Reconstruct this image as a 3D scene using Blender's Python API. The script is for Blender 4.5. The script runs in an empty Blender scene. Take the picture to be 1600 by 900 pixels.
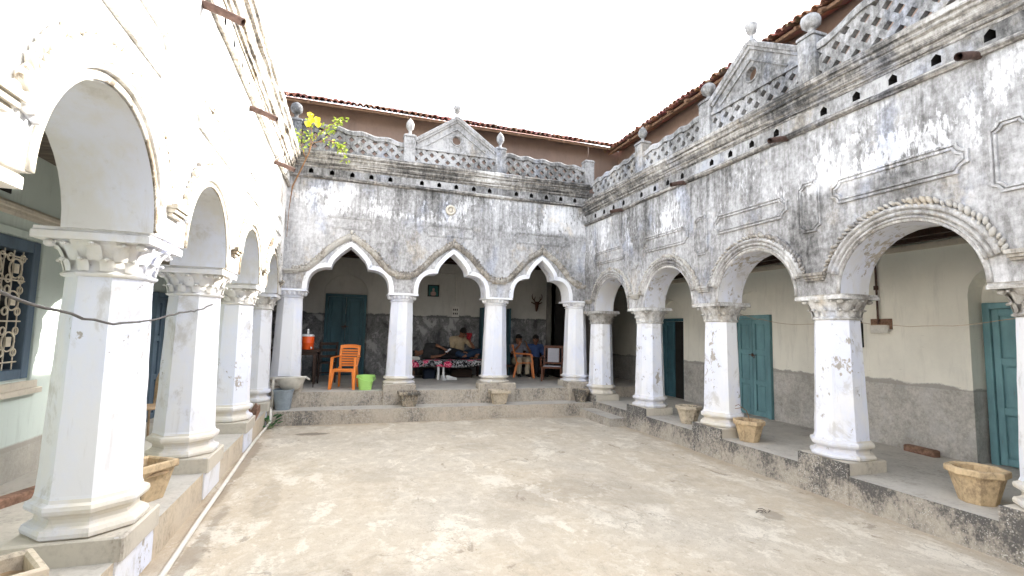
import bpy, bmesh, math, random
from mathutils import Vector, Matrix, noise as mnoise
from mathutils.geometry import tessellate_polygon

random.seed(7)
PI = math.pi
R = math.radians
scene = bpy.context.scene
COL = scene.collection

# ------------------------------------------------------------------ camera, sky, sun, exposure
cam_d = bpy.data.cameras.new('camera')
cam = bpy.data.objects.new('camera', cam_d)
COL.objects.link(cam)
scene.camera = cam
cam_d.sensor_width = 36.0
cam_d.lens = 36.0 * 760.7 / 1600.0
cam_d.clip_start = 0.05
cam_d.clip_end = 2000
YAW, PITCH, ROLL = R(18.307), R(5.126), R(1.231)
fw = Vector((math.sin(YAW) * math.cos(PITCH), math.cos(YAW) * math.cos(PITCH), math.sin(PITCH)))
rt = Vector((math.cos(YAW), -math.sin(YAW), 0))
up = rt.cross(fw)
rt2 = rt * math.cos(ROLL) + up * math.sin(ROLL)
up2 = up * math.cos(ROLL) - rt * math.sin(ROLL)
m = Matrix((rt2, up2, -fw)).transposed().to_4x4()
m.translation = Vector((0, 0, 1.782))
cam.matrix_world = m

SUN_EL, SUN_PHI = R(29.5), R(14)          # elevation; angle from +x towards +y
world = bpy.data.worlds.new('World')
scene.world = world
world.use_nodes = True
wt = world.node_tree
wt.nodes.clear()
wo = wt.nodes.new('ShaderNodeOutputWorld')
bg = wt.nodes.new('ShaderNodeBackground')
sky = wt.nodes.new('ShaderNodeTexSky')
sky.sky_type = 'NISHITA'
sky.sun_disc = False
sky.sun_elevation = SUN_EL
sky.sun_rotation = PI / 2 - SUN_PHI
sky.air_density = 1.0
sky.dust_density = 3.0
sky.ozone_density = 1.0
hs = wt.nodes.new('ShaderNodeHueSaturation')
hs.inputs['Saturation'].default_value = 0.35
bg.inputs['Strength'].default_value = 0.15
wt.links.new(sky.outputs[0], hs.inputs['Color'])
wt.links.new(hs.outputs[0], bg.inputs[0])
wt.links.new(bg.outputs[0], wo.inputs[0])

sun_d = bpy.data.lights.new('sun', 'SUN')
sun_d.energy = 2.6
sun_d.angle = R(0.6)
sun_d.color = (1.0, 0.95, 0.87)
sun = bpy.data.objects.new('sun', sun_d)
COL.objects.link(sun)
sdir = Vector((math.cos(SUN_EL) * math.cos(SUN_PHI), math.cos(SUN_EL) * math.sin(SUN_PHI), math.sin(SUN_EL)))
sun.rotation_euler = sdir.to_track_quat('Z', 'Y').to_euler()
sun.location = sdir * 30

vs = scene.view_settings
scene.display_settings.display_device = 'sRGB'
vs.view_transform = 'Standard'
vs.look = 'None'
vs.gamma = 1
vs.exposure = 2.9
vs.use_curve_mapping = False
scene.render.engine = 'CYCLES'
scene.cycles.use_denoising = True
scene.cycles.max_bounces = 10
scene.cycles.diffuse_bounces = 6
scene.cycles.sample_clamp_indirect = 8

# ------------------------------------------------------------------ materials
MATS = {}


class NT:
    """tiny node helper"""
    def __init__(s, name):
        s.m = bpy.data.materials.new(name)
        s.m.use_nodes = True
        s.t = s.m.node_tree
        s.b = s.t.nodes['Principled BSDF']
        s.b.inputs['Specular IOR Level'].default_value = 0.25
        g = s.t.nodes.new('ShaderNodeNewGeometry')
        s.pos = g.outputs['Position']

    def link(s, a, b):
        s.t.links.new(a, b)

    def mapping(s, scale, loc=(0, 0, 0), src=None, rot=(0, 0, 0)):
        n = s.t.nodes.new('ShaderNodeMapping')
        n.inputs['Scale'].default_value = scale
        n.inputs['Location'].default_value = loc
        n.inputs['Rotation'].default_value = rot
        s.link(src or s.pos, n.inputs['Vector'])
        return n.outputs[0]

    def noise(s, scale=(1, 1, 1), detail=6, rough=0.6, loc=(0, 0, 0), dist=0.0, src=None):
        n = s.t.nodes.new('ShaderNodeTexNoise')
        n.inputs['Scale'].default_value = 1.0
        n.inputs['Detail'].default_value = detail
        n.inputs['Roughness'].default_value = rough
        n.inputs['Distortion'].default_value = dist
        s.link(s.mapping(scale, loc, src), n.inputs['Vector'])
        return n.outputs['Fac']

    def vor(s, scale=(1, 1, 1), loc=(0, 0, 0), feature='F1', src=None):
        n = s.t.nodes.new('ShaderNodeTexVoronoi')
        n.feature = feature
        n.inputs['Scale'].default_value = 1.0
        s.link(s.mapping(scale, loc, src), n.inputs['Vector'])
        return n

    def math(s, op, a, b=None, c=None, clamp=False):
        n = s.t.nodes.new('ShaderNodeMath')
        n.operation = op
        n.use_clamp = clamp
        for i, v in enumerate((a, b, c)):
            if v is None:
                continue
            if isinstance(v, (int, float)):
                n.inputs[i].default_value = v
            else:
                s.link(v, n.inputs[i])
        return n.outputs[0]

    def rng(s, v, a, b, c=0.0, d=1.0, smooth=False):
        n = s.t.nodes.new('ShaderNodeMapRange')
        if smooth:
            n.interpolation_type = 'SMOOTHSTEP'
        for i, x in enumerate((a, b, c, d)):
            n.inputs[i + 1].default_value = x
        s.link(v, n.inputs[0])
        return n.outputs[0]

    def ramp(s, v, stops):
        n = s.t.nodes.new('ShaderNodeValToRGB')
        e = n.color_ramp.elements
        while len(e) < len(stops):
            e.new(0.5)
        for el, (p, c) in zip(e, stops):
            el.position = p
            el.color = (*c, 1)
        s.link(v, n.inputs[0])
        return n.outputs[0]

    def mix(s, f, a, b, mode='MIX'):
        n = s.t.nodes.new('ShaderNodeMix')
        n.data_type = 'RGBA'
        n.blend_type = mode
        for sock, v in ((n.inputs[0], f), (n.inputs[6], a), (n.inputs[7], b)):
            if isinstance(v, (int, float)):
                sock.default_value = v
            elif isinstance(v, tuple):
                sock.default_value = (*v, 1)
            else:
                s.link(v, sock)
        return n.outputs[2]

    def z(s):
        n = s.t.nodes.new('ShaderNodeSeparateXYZ')
        s.link(s.pos, n.inputs[0])
        return n.outputs[2]

    def xyz(s):
        n = s.t.nodes.new('ShaderNodeSeparateXYZ')
        s.link(s.pos, n.inputs[0])
        return n.outputs

    def bump(s, h, strength=0.4, dist=0.01):
        n = s.t.nodes.new('ShaderNodeBump')
        n.inputs['Strength'].default_value = strength
        n.inputs['Distance'].default_value = dist
        s.link(h, n.inputs['Height'])
        s.link(n.outputs[0], s.b.inputs['Normal'])

    def out(s, col, rough=0.8):
        if isinstance(col, tuple):
            s.b.inputs['Base Color'].default_value = (*col, 1)
        else:
            s.link(col, s.b.inputs['Base Color'])
        if isinstance(rough, (int, float)):
            s.b.inputs['Roughness'].default_value = rough
        else:
            s.link(rough, s.b.inputs['Roughness'])
        return s.m


def weathered(name, bias=0.0, zlo=None, zhi=None, zamt=0.0, zbase=0.0, white=(0.80, 0.79, 0.77), seed=0.0, patch=None, warm=0.0, bands=0.0, peel=None, drip=None):
    """old whitewash with black algae, vertical run-off streaks and blue-tinged wash"""
    n = NT(name)
    L = (seed, seed * 1.7, seed * .3)
    big = n.noise((.8, .8, .5), 5, .6, L)
    streak = n.noise((5.5, 5.5, .8), 7, .68, L, .5)
    fine = n.noise((24, 24, 8), 6, .72, L, .3)
    grain = n.noise((14, 14, 14), 8, .75, L)
    v = n.math('MULTIPLY_ADD', big, 1.15, -.575)
    v = n.math('MULTIPLY_ADD', streak, .55, v)
    v = n.math('MULTIPLY_ADD', fine, .52, v)
    v = n.math('MULTIPLY_ADD', grain, .75, v)
    v = n.math('ADD', v, -.91 + bias + .5)
    if bands:
        bn = n.noise((1.1, 1.1, 34), 5, .65, L, .1)
        v = n.math('MULTIPLY_ADD', n.math('SUBTRACT', bn, .5), bands * 1.6, v)
    if zlo is not None:
        v = n.math('ADD', v, n.rng(n.z(), zlo, zhi, zbase, zbase + zamt))
    if drip:
        dn = n.noise((11, 11, .22), 5, .6, (L[0] + 3, 1, 2), .15)
        dl = n.math('MULTIPLY', n.rng(dn, .47, .62, 0, 1), n.rng(n.z(), drip[0] - drip[1], drip[0], 0, 1))
        v = n.math('MULTIPLY_ADD', dl, -drip[2], v)
    if patch:
        for (z0, z1, amt, th) in patch:
            pm = n.noise((.9, .9, .6), 6, .62, (L[0] + 5.2, L[1] + z0, 3.1), .5)
            zz = n.math('MULTIPLY', n.rng(n.z(), z0, z0 + .12, 0, 1), n.rng(n.z(), z1 - .5, z1, 1, 0))
            jag = n.math('MULTIPLY_ADD', n.math('SUBTRACT', fine, .5), .5, pm)
            v = n.math('MULTIPLY_ADD', n.math('MULTIPLY', n.rng(jag, th, th + .06, 0, 1, True), zz), amt, v)
    w = warm
    c = n.ramp(v, [(0.08, (.04, .039, .037)), (.25, (.125 + w * .3, .122 + w * .15, .118)), (.41, (.26 + w, .255 + w * .6, .25)),
                   (.56, (.41 + w, .405 + w * .7, .405)), (.70, (white[0] * .78, white[1] * .78, white[2] * .78)), (.86, white)])
    if peel:
        pn = n.noise((2.3, 2.3, 1.5), 8, .74, (L[0] + 6, 3, 8), .8)
        pn = n.math('ADD', pn, n.math('MULTIPLY', n.math('SUBTRACT', n.noise((.7, .7, .7), 3, .5, (L[0], 9, 2)), .5), .5))
        c = n.mix(n.rng(pn, peel, peel + .035, 0, .95), c, n.mix(n.rng(grain, .4, .62), (.085, .066, .045), (.26, .205, .14)))
    blue = n.rng(n.noise((1.6, 1.6, .9), 5, .65, (L[0] + 9, L[1], 4)), .54, .66, 0, .5, True)
    c = n.mix(blue, c, n.mix(1.0, c, (.78, .86, 1.06), 'MULTIPLY'))
    tan = n.rng(n.noise((2.1, 2.1, 1.4), 6, .7, (L[0] + 2, L[1] + 7, 1)), .56, .68, 0, .6, True)
    c = n.mix(tan, c, n.mix(1.0, c, (1.02, .90, .72), 'MULTIPLY'))
    n.bump(n.math('ADD', n.math('MULTIPLY', v, 1.0), n.math('MULTIPLY', grain, .6)), .55, .012)
    return n.out(c, .9)


def plain(name, col, rough=.6, var=.15, scale=6, metallic=0.0, bump=0.0, spec=None):
    n = NT(name)
    f = n.noise((scale, scale, scale), 5, .6)
    lo = tuple(c * (1 - var) for c in col)
    hi = tuple(min(1, c * (1 + var)) for c in col)
    c = n.mix(n.rng(f, .3, .7), lo, hi)
    n.b.inputs['Metallic'].default_value = metallic
    if spec is not None:
        n.b.inputs['Specular IOR Level'].default_value = spec
    if bump:
        n.bump(n.noise((scale * 8, scale * 8, scale * 8), 5, .6), bump, .004)
    return n.out(c, rough)


M = MATS
M['wall_right'] = weathered('weathered wash, dark', .03, 2.3, 4.3, -.03, 0, seed=1.3, patch=[(3.45, 4.40, .28, .53)], drip=(4.3, 1.1, .15), white=(.72, .715, .72))
M['wall_back'] = weathered('weathered wash, grey', .10, 2.6, 4.7, -.06, 0, seed=4.1, patch=[(4.0, 5.0, .26, .54)], drip=(4.75, 1.2, .15), white=(.72, .715, .72))
M['wall_left'] = weathered('sun bleached wash', .19, seed=7.7, warm=.04, peel=.60)
M['cornice'] = weathered('blackened cornice', -.20, seed=2.2, warm=.035, bands=.65)
M['cornice_left'] = weathered('bleached cornice', -.07, seed=3.1, warm=.07, bands=.6, peel=.56)
M['parapet'] = weathered('grey parapet cement', -.11, seed=5.5, white=(.52, .51, .49))
M['trim'] = weathered('weathered trim', .0, seed=6.4, warm=.06, white=(.58, .555, .51))
M['band_right'] = weathered('archivolt wash', -.01, seed=8.8, warm=.02)
M['capital'] = weathered('flaking capital', .13, seed=9.3, warm=.04)
M['arch_lip'] = weathered('arch lip', .05, seed=9.9, warm=.02)
M['trim_left'] = weathered('whitewashed trim', .06, seed=6.9, warm=.09, white=(.62, .585, .51), peel=.55)


def whitewash(name, amount=.0, seed=0.0, col=(.80, .80, .81), grime=.55):
    n = NT(name)
    L = (seed, seed, seed * .5)
    big = n.noise((1.4, 1.4, .8), 6, .65, L)
    fine = n.noise((10, 10, 7), 8, .72, L)
    c = n.mix(n.rng(big, .42, .62, 0, .65, True), col, (.68, .72, .86))
    gri = n.noise((3.2, 3.2, 2.2), 8, .72, (L[0] + 3, L[1], 2), .4)
    c = n.mix(n.rng(gri, .53, .66, 0, grime, True), c, (.46, .44, .41))
    chip = n.math('MULTIPLY_ADD', big, .55, n.math('MULTIPLY', fine, .6))
    chipm = n.rng(chip, .70 - amount, .725 - amount, 0, 1, True)
    cc = n.mix(n.rng(fine, .4, .65), (.52, .46, .38), (.36, .34, .32))
    c = n.mix(chipm, c, cc)
    stre = n.noise((16, 16, 1.2), 5, .7, L)
    c = n.mix(n.rng(stre, .58, .75, 0, .4, True), c, (.50, .48, .45))
    n.bump(n.math('SUBTRACT', n.math('MULTIPLY', fine, .5), chipm), .35, .006)
    return n.out(c, .85)


M['column'] = whitewash('whitewashed column', .035, 1.0)
M['column_left'] = whitewash('whitewashed column, clean', .022, 2.6, (.74, .74, .755), .65)
M['column_back'] = whitewash('whitewashed far column', -.03, 7.0, (.80, .80, .81), .25)
M['base'] = whitewash('limewashed base', .0, 3.3, (.66, .615, .53))
M['capital_left'] = whitewash('limewashed capital', .02, 5.1, (.68, .655, .60))
M['soffit_left'] = whitewash('plain soffit', -.12, 4.9, (.62, .61, .59))
M['soffit'] = whitewash('whitewashed soffit', .06, 4.4, (.64, .635, .64), .9)


def cement(name, lo, hi, dark, th, seed=0, speck=True, zc=None):
    n = NT(name)
    L = (seed, seed * 2, 0)
    a = n.noise((1.1, 1.1, 1.6), 7, .65, L)
    b = n.noise((30, 30, 22), 6, .7, L)
    c = n.mix(n.rng(a, .35, .65), lo, hi)
    g = n.math('MULTIPLY_ADD', n.noise((2.2, 2.2, 1.6), 6, .7, (L[0] + 4, 2, 2)), .75, n.math('MULTIPLY', b, .55))
    if zc:
        g = n.math('ADD', g, n.rng(n.z(), zc[0], zc[1], zc[2], zc[3]))
    c = n.mix(n.rng(g, th - .12, th + .04, 0, .55, True), c, tuple(x * .45 + y * .55 for x, y in zip(lo, dark)))
    c = n.mix(n.rng(g, th, th + .16, 0, .9, True), c, dark)
    if speck:
        v = n.vor((58, 58, 58), L)
        sc_ = n.t.nodes.new('ShaderNodeSeparateColor')
        n.link(v.outputs['Color'], sc_.inputs[0])
        rad = n.math('SUBTRACT', v.outputs['Distance'], n.math('MULTIPLY', sc_.outputs[0], .34))
        spm = n.math('MULTIPLY', n.rng(rad, .02, .10, 1, 0), n.rng(n.noise((7, 7, 7), 5, .7, L), .40, .56, .05, .8))
        c = n.mix(spm, c, (.60, .58, .54))
        n.bump(n.math('ADD', b, n.math('MULTIPLY', spm, .6)), .6, .012)
    else:
        n.bump(b, .4, .006)
    return n.out(c, .85)


M['riser'] = cement('pebbled cement', (.50, .45, .38), (.40, .37, .32), (.085, .083, .083), .60, 3, True, (0.0, .30, -.09, .06))
M['riser_back'] = cement('cement step face', (.54, .47, .38), (.46, .41, .34), (.13, .125, .115), .66, 8, True)
M['riser_left'] = cement('pale cement step', (.56, .47, .35), (.60, .53, .43), (.20, .17, .14), .74, 5, False)
M['floor_cement'] = cement('veranda floor', (.52, .485, .42), (.45, .425, .385), (.30, .275, .24), .68, 2, False)
M['plinth'] = cement('plinth cement', (.58, .53, .44), (.50, .46, .39), (.28, .25, .21), .74, 1, False)


def ground_mat():
    n = NT('courtyard concrete')
    a = n.noise((.55, .45, 1), 6, .62, (3, 1, 0))
    b = n.noise((2.2, 1.5, 1), 8, .68, (1, 6, 0), .4)
    f = n.noise((22, 17, 8), 7, .72)
    gr = n.noise((90, 90, 40), 4, .6)
    c = n.mix(n.rng(a, .36, .64), (.56, .475, .355), (.52, .465, .38))
    lt = n.math('MULTIPLY_ADD', b, .8, n.math('MULTIPLY', f, .35))
    c = n.mix(n.rng(lt, .60, .665, 0, .8, True), c, (.74, .68, .57))
    wm = n.noise((6.5, 5.5, 2), 11, .78, (4, 4, 0), .3)
    c = n.mix(n.rng(wm, .50, .57, 0, .42, True), c, (.70, .64, .53))
    c = n.mix(n.rng(wm, .37, .45, .5, 0, True), c, (.36, .31, .24))
    wm2 = n.noise((17, 14, 3), 8, .75, (1, 9, 0))
    c = n.mix(n.rng(wm2, .35, .45, .35, 0, True), c, (.33, .285, .22))
    st = n.math('MULTIPLY_ADD', n.noise((.9, .7, 1), 7, .68, (9, 3, 0)), .85, n.math('MULTIPLY', f, .25))
    c = n.mix(n.rng(st, .54, .68, 0, .52, True), c, (.37, .32, .25))
    # damp dark marks
    d = n.math('MULTIPLY_ADD', n.noise((2.6, 1.6, 1), 7, .7, (2.3, 8.1, 0), .6), .9, n.math('MULTIPLY', f, .2))
    c = n.mix(n.rng(d, .665, .70, 0, .7, True), c, (.27, .22, .165))
    for (sx, sy, rx, ry, am) in ((-.72, 5.75, .12, .6, .26), (-.48, 8.98, .22, .09, .9), (-1.08, 4.4, .08, 1.2, .5), (-1.22, 7.2, .09, 1.5, .6), (4.1, 4.0, .12, .12, .5), (.35, 3.1, .5, .25, .3), (2.3, 5.2, .7, .4, .3)):
        vm = n.t.nodes.new('ShaderNodeVectorMath')
        vm.operation = 'LENGTH'
        n.link(n.mapping((1 / rx, 1 / ry, 0), (-sx / rx, -sy / ry, 0)), vm.inputs[0])
        dd = n.math('MULTIPLY_ADD', n.math('SUBTRACT', b, .5), 2.6, vm.outputs['Value'])
        dd = n.math('MULTIPLY_ADD', n.math('SUBTRACT', f, .5), 1.2, dd)
        c = n.mix(n.rng(dd, .75, 1.15, am, 0, True), c, (.20, .165, .125))
    c = n.mix(n.rng(gr, .35, .65, 0, .28), c, (.33, .285, .235))
    # hairline cracks, grit and dirt gathered along the plinths
    wv = n.t.nodes.new('ShaderNodeVectorMath')
    wv.operation = 'ADD'
    nz = n.t.nodes.new('ShaderNodeTexNoise')
    nz.inputs['Scale'].default_value = 1.7
    nz.inputs['Detail'].default_value = 6
    n.link(n.pos, nz.inputs['Vector'])
    n.link(n.pos, wv.inputs[0])
    n.link(nz.outputs['Color'], wv.inputs[1])
    cr = n.vor((.42, .36, 0), (.3, .1, 0), 'DISTANCE_TO_EDGE', src=wv.outputs[0]).outputs['Distance']
    crm = n.math('MULTIPLY', n.rng(cr, .0012, .0035, .5, 0), n.rng(b, .46, .60, 0, 1))
    c = n.mix(crm, c, (.16, .14, .115))
    gv = n.vor((34, 34, 34), (0, 0, 0))
    gm = n.math('MULTIPLY', n.rng(gv.outputs['Distance'], .10, .16, 1, 0), n.rng(a, .40, .62, .15, .8))
    c = n.mix(gm, c, (.20, .175, .15))
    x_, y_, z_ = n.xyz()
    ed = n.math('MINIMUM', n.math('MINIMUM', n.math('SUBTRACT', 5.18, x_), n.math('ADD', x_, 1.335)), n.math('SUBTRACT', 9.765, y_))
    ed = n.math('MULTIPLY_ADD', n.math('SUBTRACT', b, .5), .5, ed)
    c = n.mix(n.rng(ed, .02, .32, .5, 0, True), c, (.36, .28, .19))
    v = n.vor((.45, .36, .2), (0, 0, 0), 'DISTANCE_TO_EDGE', src=None)
    n.bump(n.math('ADD', n.math('MULTIPLY', f, .9), n.math('MULTIPLY', b, 1.2)), .45, .012)
    return n.out(c, .85)


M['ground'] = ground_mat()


def two_tone(name, zsplit, top, low, low2, amt=.10, seed=0, stain=0.5, lowdark=(.05, .05, .05), blue=None, mott=.25):
    """painted wall above, worn bare dado below, ragged joint"""
    n = NT(name)
    L = (seed, seed, 0)
    rag = n.noise((2.4, 2.4, 2.4), 7, .65, L)
    zz = n.math('MULTIPLY_ADD', n.math('SUBTRACT', rag, .5), amt * 2, n.z())
    a = n.noise((1.6, 1.6, 1.1), 7, .65, (L[0] + 3, 1, 1))
    f = n.noise((38, 38, 38), 6, .72)
    ct = n.mix(n.rng(a, .38, .68, 0, stain, True), top, tuple(x * .72 for x in top))
    sc2 = n.noise((7, 7, 26), 7, .75, (L[0], 4, 4), .6)
    ct = n.mix(n.rng(sc2, .64, .69, 0, .45), ct, tuple(x * .42 for x in top))
    sc3 = n.noise((9, 9, 1.3), 6, .7, (L[0], 2, 4))
    ct = n.mix(n.rng(sc3, .54, .70, 0, .35), ct, tuple(x * .62 for x in top))
    if blue:
        ct = n.mix(n.rng(zz, blue[0], blue[1], 0, .7), ct, blue[2])
    f2 = n.noise((15, 15, 15), 7, .75, L)
    cl = n.mix(n.rng(n.math('MULTIPLY_ADD', f2, .6, n.math('MULTIPLY', f, .4)), .40, .60), low, low2)
    cl = n.mix(n.rng(a, .48, .70, 0, .6, True), cl, lowdark)
    m2 = n.noise((3.2, 3.2, 2.2), 8, .72, (L[0] + 8, 3, 6), .5)
    cl = n.mix(n.rng(m2, .52, .60, 0, mott, True), cl, tuple(min(.6, x * 1.9) for x in low2))
    cl = n.mix(n.rng(m2, .36, .47, mott, 0, True), cl, lowdark)
    c = n.mix(n.rng(zz, zsplit - .012, zsplit + .012, 1, 0), ct, cl)
    band = n.math('MULTIPLY', n.rng(zz, zsplit - .012, zsplit, 1, 0), n.rng(n.z(), zsplit - .055, zsplit - .050, 0, 1))
    c = n.mix(n.math('MULTIPLY', band, .75), c, tuple(x * .95 for x in low))
    n.bump(n.math('MULTIPLY_ADD', f, n.rng(n.z(), zsplit - .02, zsplit + .02, 1.2, .25), n.math('MULTIPLY', a, .5)), .5, .012)
    return n.out(c, .88)


M['inner_right'] = two_tone('cream wall over rough dado', 1.215, (.82, .795, .71), (.36, .34, .31), (.58, .555, .51), .10, 1, .4, (.19, .18, .16), (2.6, 3.0, (.68, .71, .66)))
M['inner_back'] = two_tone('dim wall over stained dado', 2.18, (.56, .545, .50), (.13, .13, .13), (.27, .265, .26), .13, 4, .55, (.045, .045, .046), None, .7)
M['inner_left'] = two_tone('pale mint wall over grey dado', .625, (.55, .62, .58), (.36, .34, .30), (.44, .42, .37), .02, 7, .15, (.30, .29, .26))


def floral():
    n = NT('floral cotton')
    v = n.vor((3.9, 3.9, 3.9), (.3, .2, .1))
    w = n.vor((13, 13, 13))
    base = n.ramp(n.noise((17, 17, 17), 2, .5), [(.44, (.01, .01, .012)), (.47, (.02, .02, .022)), (.50, (.25, .25, .26)), (.56, (.62, .62, .63)), (.60, (.03, .03, .03))])
    d = n.math('MULTIPLY_ADD', n.math('SUBTRACT', w.outputs['Distance'], .3), .22, v.outputs['Distance'])
    rose = n.ramp(n.noise((24, 24, 24), 2, .5), [(.38, (.35, .01, .05)), (.5, (.75, .06, .16)), (.62, (.85, .35, .42))])
    c = n.mix(n.rng(d, .42, .45, 1, 0), base, rose)
    return n.out(c, .9)


M['floral'] = floral()


def wood(name, col, rough=.55):
    n = NT(name)
    f = n.noise((3, 30, 30), 6, .6, (0, 0, 0), .6)
    c = n.mix(n.rng(f, .35, .65), tuple(x * .6 for x in col), tuple(x * 1.25 for x in col))
    n.bump(f, .25, .004)
    return n.out(c, rough)


def painted_door(name, col):
    n = NT(name)
    a = n.noise((3, 3, 1.2), 6, .65)
    f = n.noise((30, 30, 5), 5, .7)
    c = n.mix(n.rng(a, .35, .7), col, tuple(x * .62 for x in col))
    c = n.mix(n.rng(n.math('MULTIPLY_ADD', f, .7, n.math('MULTIPLY', a, .35)), .62, .70, 0, .55), c, (.16, .15, .13))
    n.bump(f, .3, .004)
    return n.out(c, .5)


M['teal'] = painted_door('teal door paint', (.18, .345, .38))
M['teal_dark'] = painted_door('dark teal door paint', (.055, .135, .165))
M['blue_frame'] = painted_door('blue window paint', (.11, .16, .215))
M['dark_wood'] = wood('dark wood', (.045, .026, .018))
M['chair_wood'] = wood('chair wood', (.13, .045, .022), .4)
M['ceiling_wood'] = wood('ceiling planks', (.16, .135, .11), .8)
M['rafter'] = wood('old rafter', (.20, .12, .075), .8)
M['log'] = wood('sawn wood', (.22, .13, .09), .85)
M['pot'] = cement('ochre pot clay', (.66, .50, .30), (.58, .45, .29), (.27, .20, .13), .64, 4, False)
M['pot_pale'] = cement('pale pot cement', (.62, .53, .40), (.54, .46, .35), (.17, .15, .12), .64, 6, False)
M['pot_dark'] = cement('mossy pot cement', (.52, .43, .31), (.40, .34, .26), (.075, .072, .066), .57, 9, True)
M['soil'] = plain('dry soil', (.30, .21, .12), .95, .4, 14, bump=.8)


def tile_mat():
    n = NT('country roof tile')
    v = n.vor((6.3, 6.3, 6.3)).outputs['Color']
    f = n.noise((5, 5, 5), 6, .7)
    c = n.mix(n.rng(f, .35, .65), (.44, .215, .155), (.33, .185, .14))
    c = n.mix(.35, c, n.mix(1.0, c, v, 'MULTIPLY'))
    c = n.mix(n.rng(n.noise((11, 11, 11), 5, .7, (4, 0, 0)), .56, .66, 0, .7), c, (.10, .085, .075))
    n.bump(f, .4, .01)
    return n.out(c, .85)


M['tile'] = tile_mat()


def brown_plaster():
    n = NT('brown mud plaster')
    a = n.noise((.9, .9, .7), 6, .65)
    f = n.noise((8, 8, 3), 6, .7)
    c = n.mix(n.rng(a, .35, .65), (.29, .205, .16), (.22, .155, .125))
    c = n.mix(n.rng(f, .52, .68, 0, .5), c, (.19, .135, .11))
    n.bump(f, .4, .012)
    return n.out(c, .92)


M['brown_plaster'] = brown_plaster()
M['dark'] = plain('painted depth shade', (.018, .017, .016), .9, .2)  # near-black colour painted in for the darkness of holes and openings
M['interior'] = plain('unlit plaster', (.22, .21, .19), .9, .25, 2)
M['rust'] = plain('rusty iron', (.10, .062, .05), .75, .4, 20, .2, .4)
M['pvc'] = plain('white pvc', (.70, .66, .58), .45, .12, 9)
M['wire'] = plain('grey cable', (.085, .08, .075), .6, .2)
M['orange_plastic'] = plain('orange plastic', (.74, .215, .035), .38, .06, 3, spec=.45)
M['orange_plastic_dim'] = plain('orange plastic in shade', (.62, .19, .05), .42, .08, 3, spec=.4)  # duller copy of the orange, the chair's shade put into the colour
M['green_plastic'] = plain('lime plastic', (.46, .78, .22), .4, .06, 3, spec=.45)
M['grey_plastic'] = plain('grey plastic', (.26, .30, .33), .5, .15, 12)
M['cooler_orange'] = plain('cooler orange', (.80, .10, .012), .38, .05, 3, spec=.45)
M['white_plastic'] = plain('white plastic', (.80, .80, .78), .4, .04, 3)
M['stone_sink'] = plain('glazed sink', (.60, .57, .50), .5, .2, 7)
M['cream_iron'] = plain('cream painted iron', (.62, .56, .45), .55, .2, 18)
M['glass_dark'] = plain('dim window', (.05, .05, .05), .25, .5, 5)
M['paper'] = plain('paper', (.62, .60, .55), .9, .12, 20)
M['cane'] = plain('cane', (.33, .23, .14), .6, .25, 20)
M['caning'] = plain('pale caning', (.50, .50, .54), .8, .15, 60)
M['skin'] = plain('brown skin', (.20, .095, .055), .55, .1, 8)
M['hair'] = plain('black hair', (.012, .010, .009), .6, .2, 40)
M['tan_cloth'] = plain('tan cloth', (.36, .28, .18), .9, .12, 20)
M['red_cloth'] = plain('red cloth', (.30, .02, .03), .9, .15, 20)
M['charcoal_cloth'] = plain('charcoal cloth', (.035, .034, .034), .9, .2, 20)
M['black_cloth'] = plain('black cloth', (.014, .014, .017), .9, .2, 20)
M['grey_cloth'] = plain('grey cloth', (.22, .22, .25), .9, .15, 25)
M['khaki_cloth'] = plain('khaki cloth', (.42, .36, .26), .9, .12, 20)
M['blue_cloth'] = plain('blue cloth', (.05, .085, .20), .9, .15, 20)
M['jeans'] = plain('denim', (.018, .038, .075), .9, .2, 25)
M['black_shoe'] = plain('black shoe', (.01, .01, .01), .4, .2)
M['white_shoe'] = plain('white shoe', (.78, .78, .77), .5, .04)
M['eye'] = plain('eye', (.05, .03, .025), .3, .1)
M['lip'] = plain('lip', (.16, .06, .045), .5, .1)
M['phone'] = plain('phone shell', (.02, .02, .022), .25, .1)
M['phone_white'] = plain('white phone shell', (.75, .75, .76), .3, .05)
M['leaf_yellow'] = plain('yellow leaf', (.62, .50, .02), .5, .15, 30)
M['leaf_lime'] = plain('young leaf', (.34, .42, .05), .5, .3, 25)
M['leaf_green'] = plain('green leaf', (.045, .16, .05), .5, .35, 25)
M['leaf_pale'] = plain('pale stalk', (.35, .42, .25), .6, .2, 25)
M['stem'] = plain('brown stem', (.26, .14, .07), .8, .25, 30)
M['horn'] = plain('dark horn', (.085, .035, .02), .6, .2, 20)
M['photo_frame'] = plain('black frame', (.012, .012, .012), .4, .1)
M['photo_teal'] = plain('teal print', (.03, .13, .12), .35, .3, 30)
M['photo_figure'] = plain('pale print', (.42, .28, .25), .4, .3, 40)
M['brick'] = plain('old brick', (.28, .17, .12), .9, .3, 20, bump=.5)
M['bag_cloth'] = plain('dark bag cloth', (.010, .016, .030), .8, .25, 14)
M['blue_box'] = plain('blue paint', (.03, .10, .17), .5, .2)

# ------------------------------------------------------------------ mesh building


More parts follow.
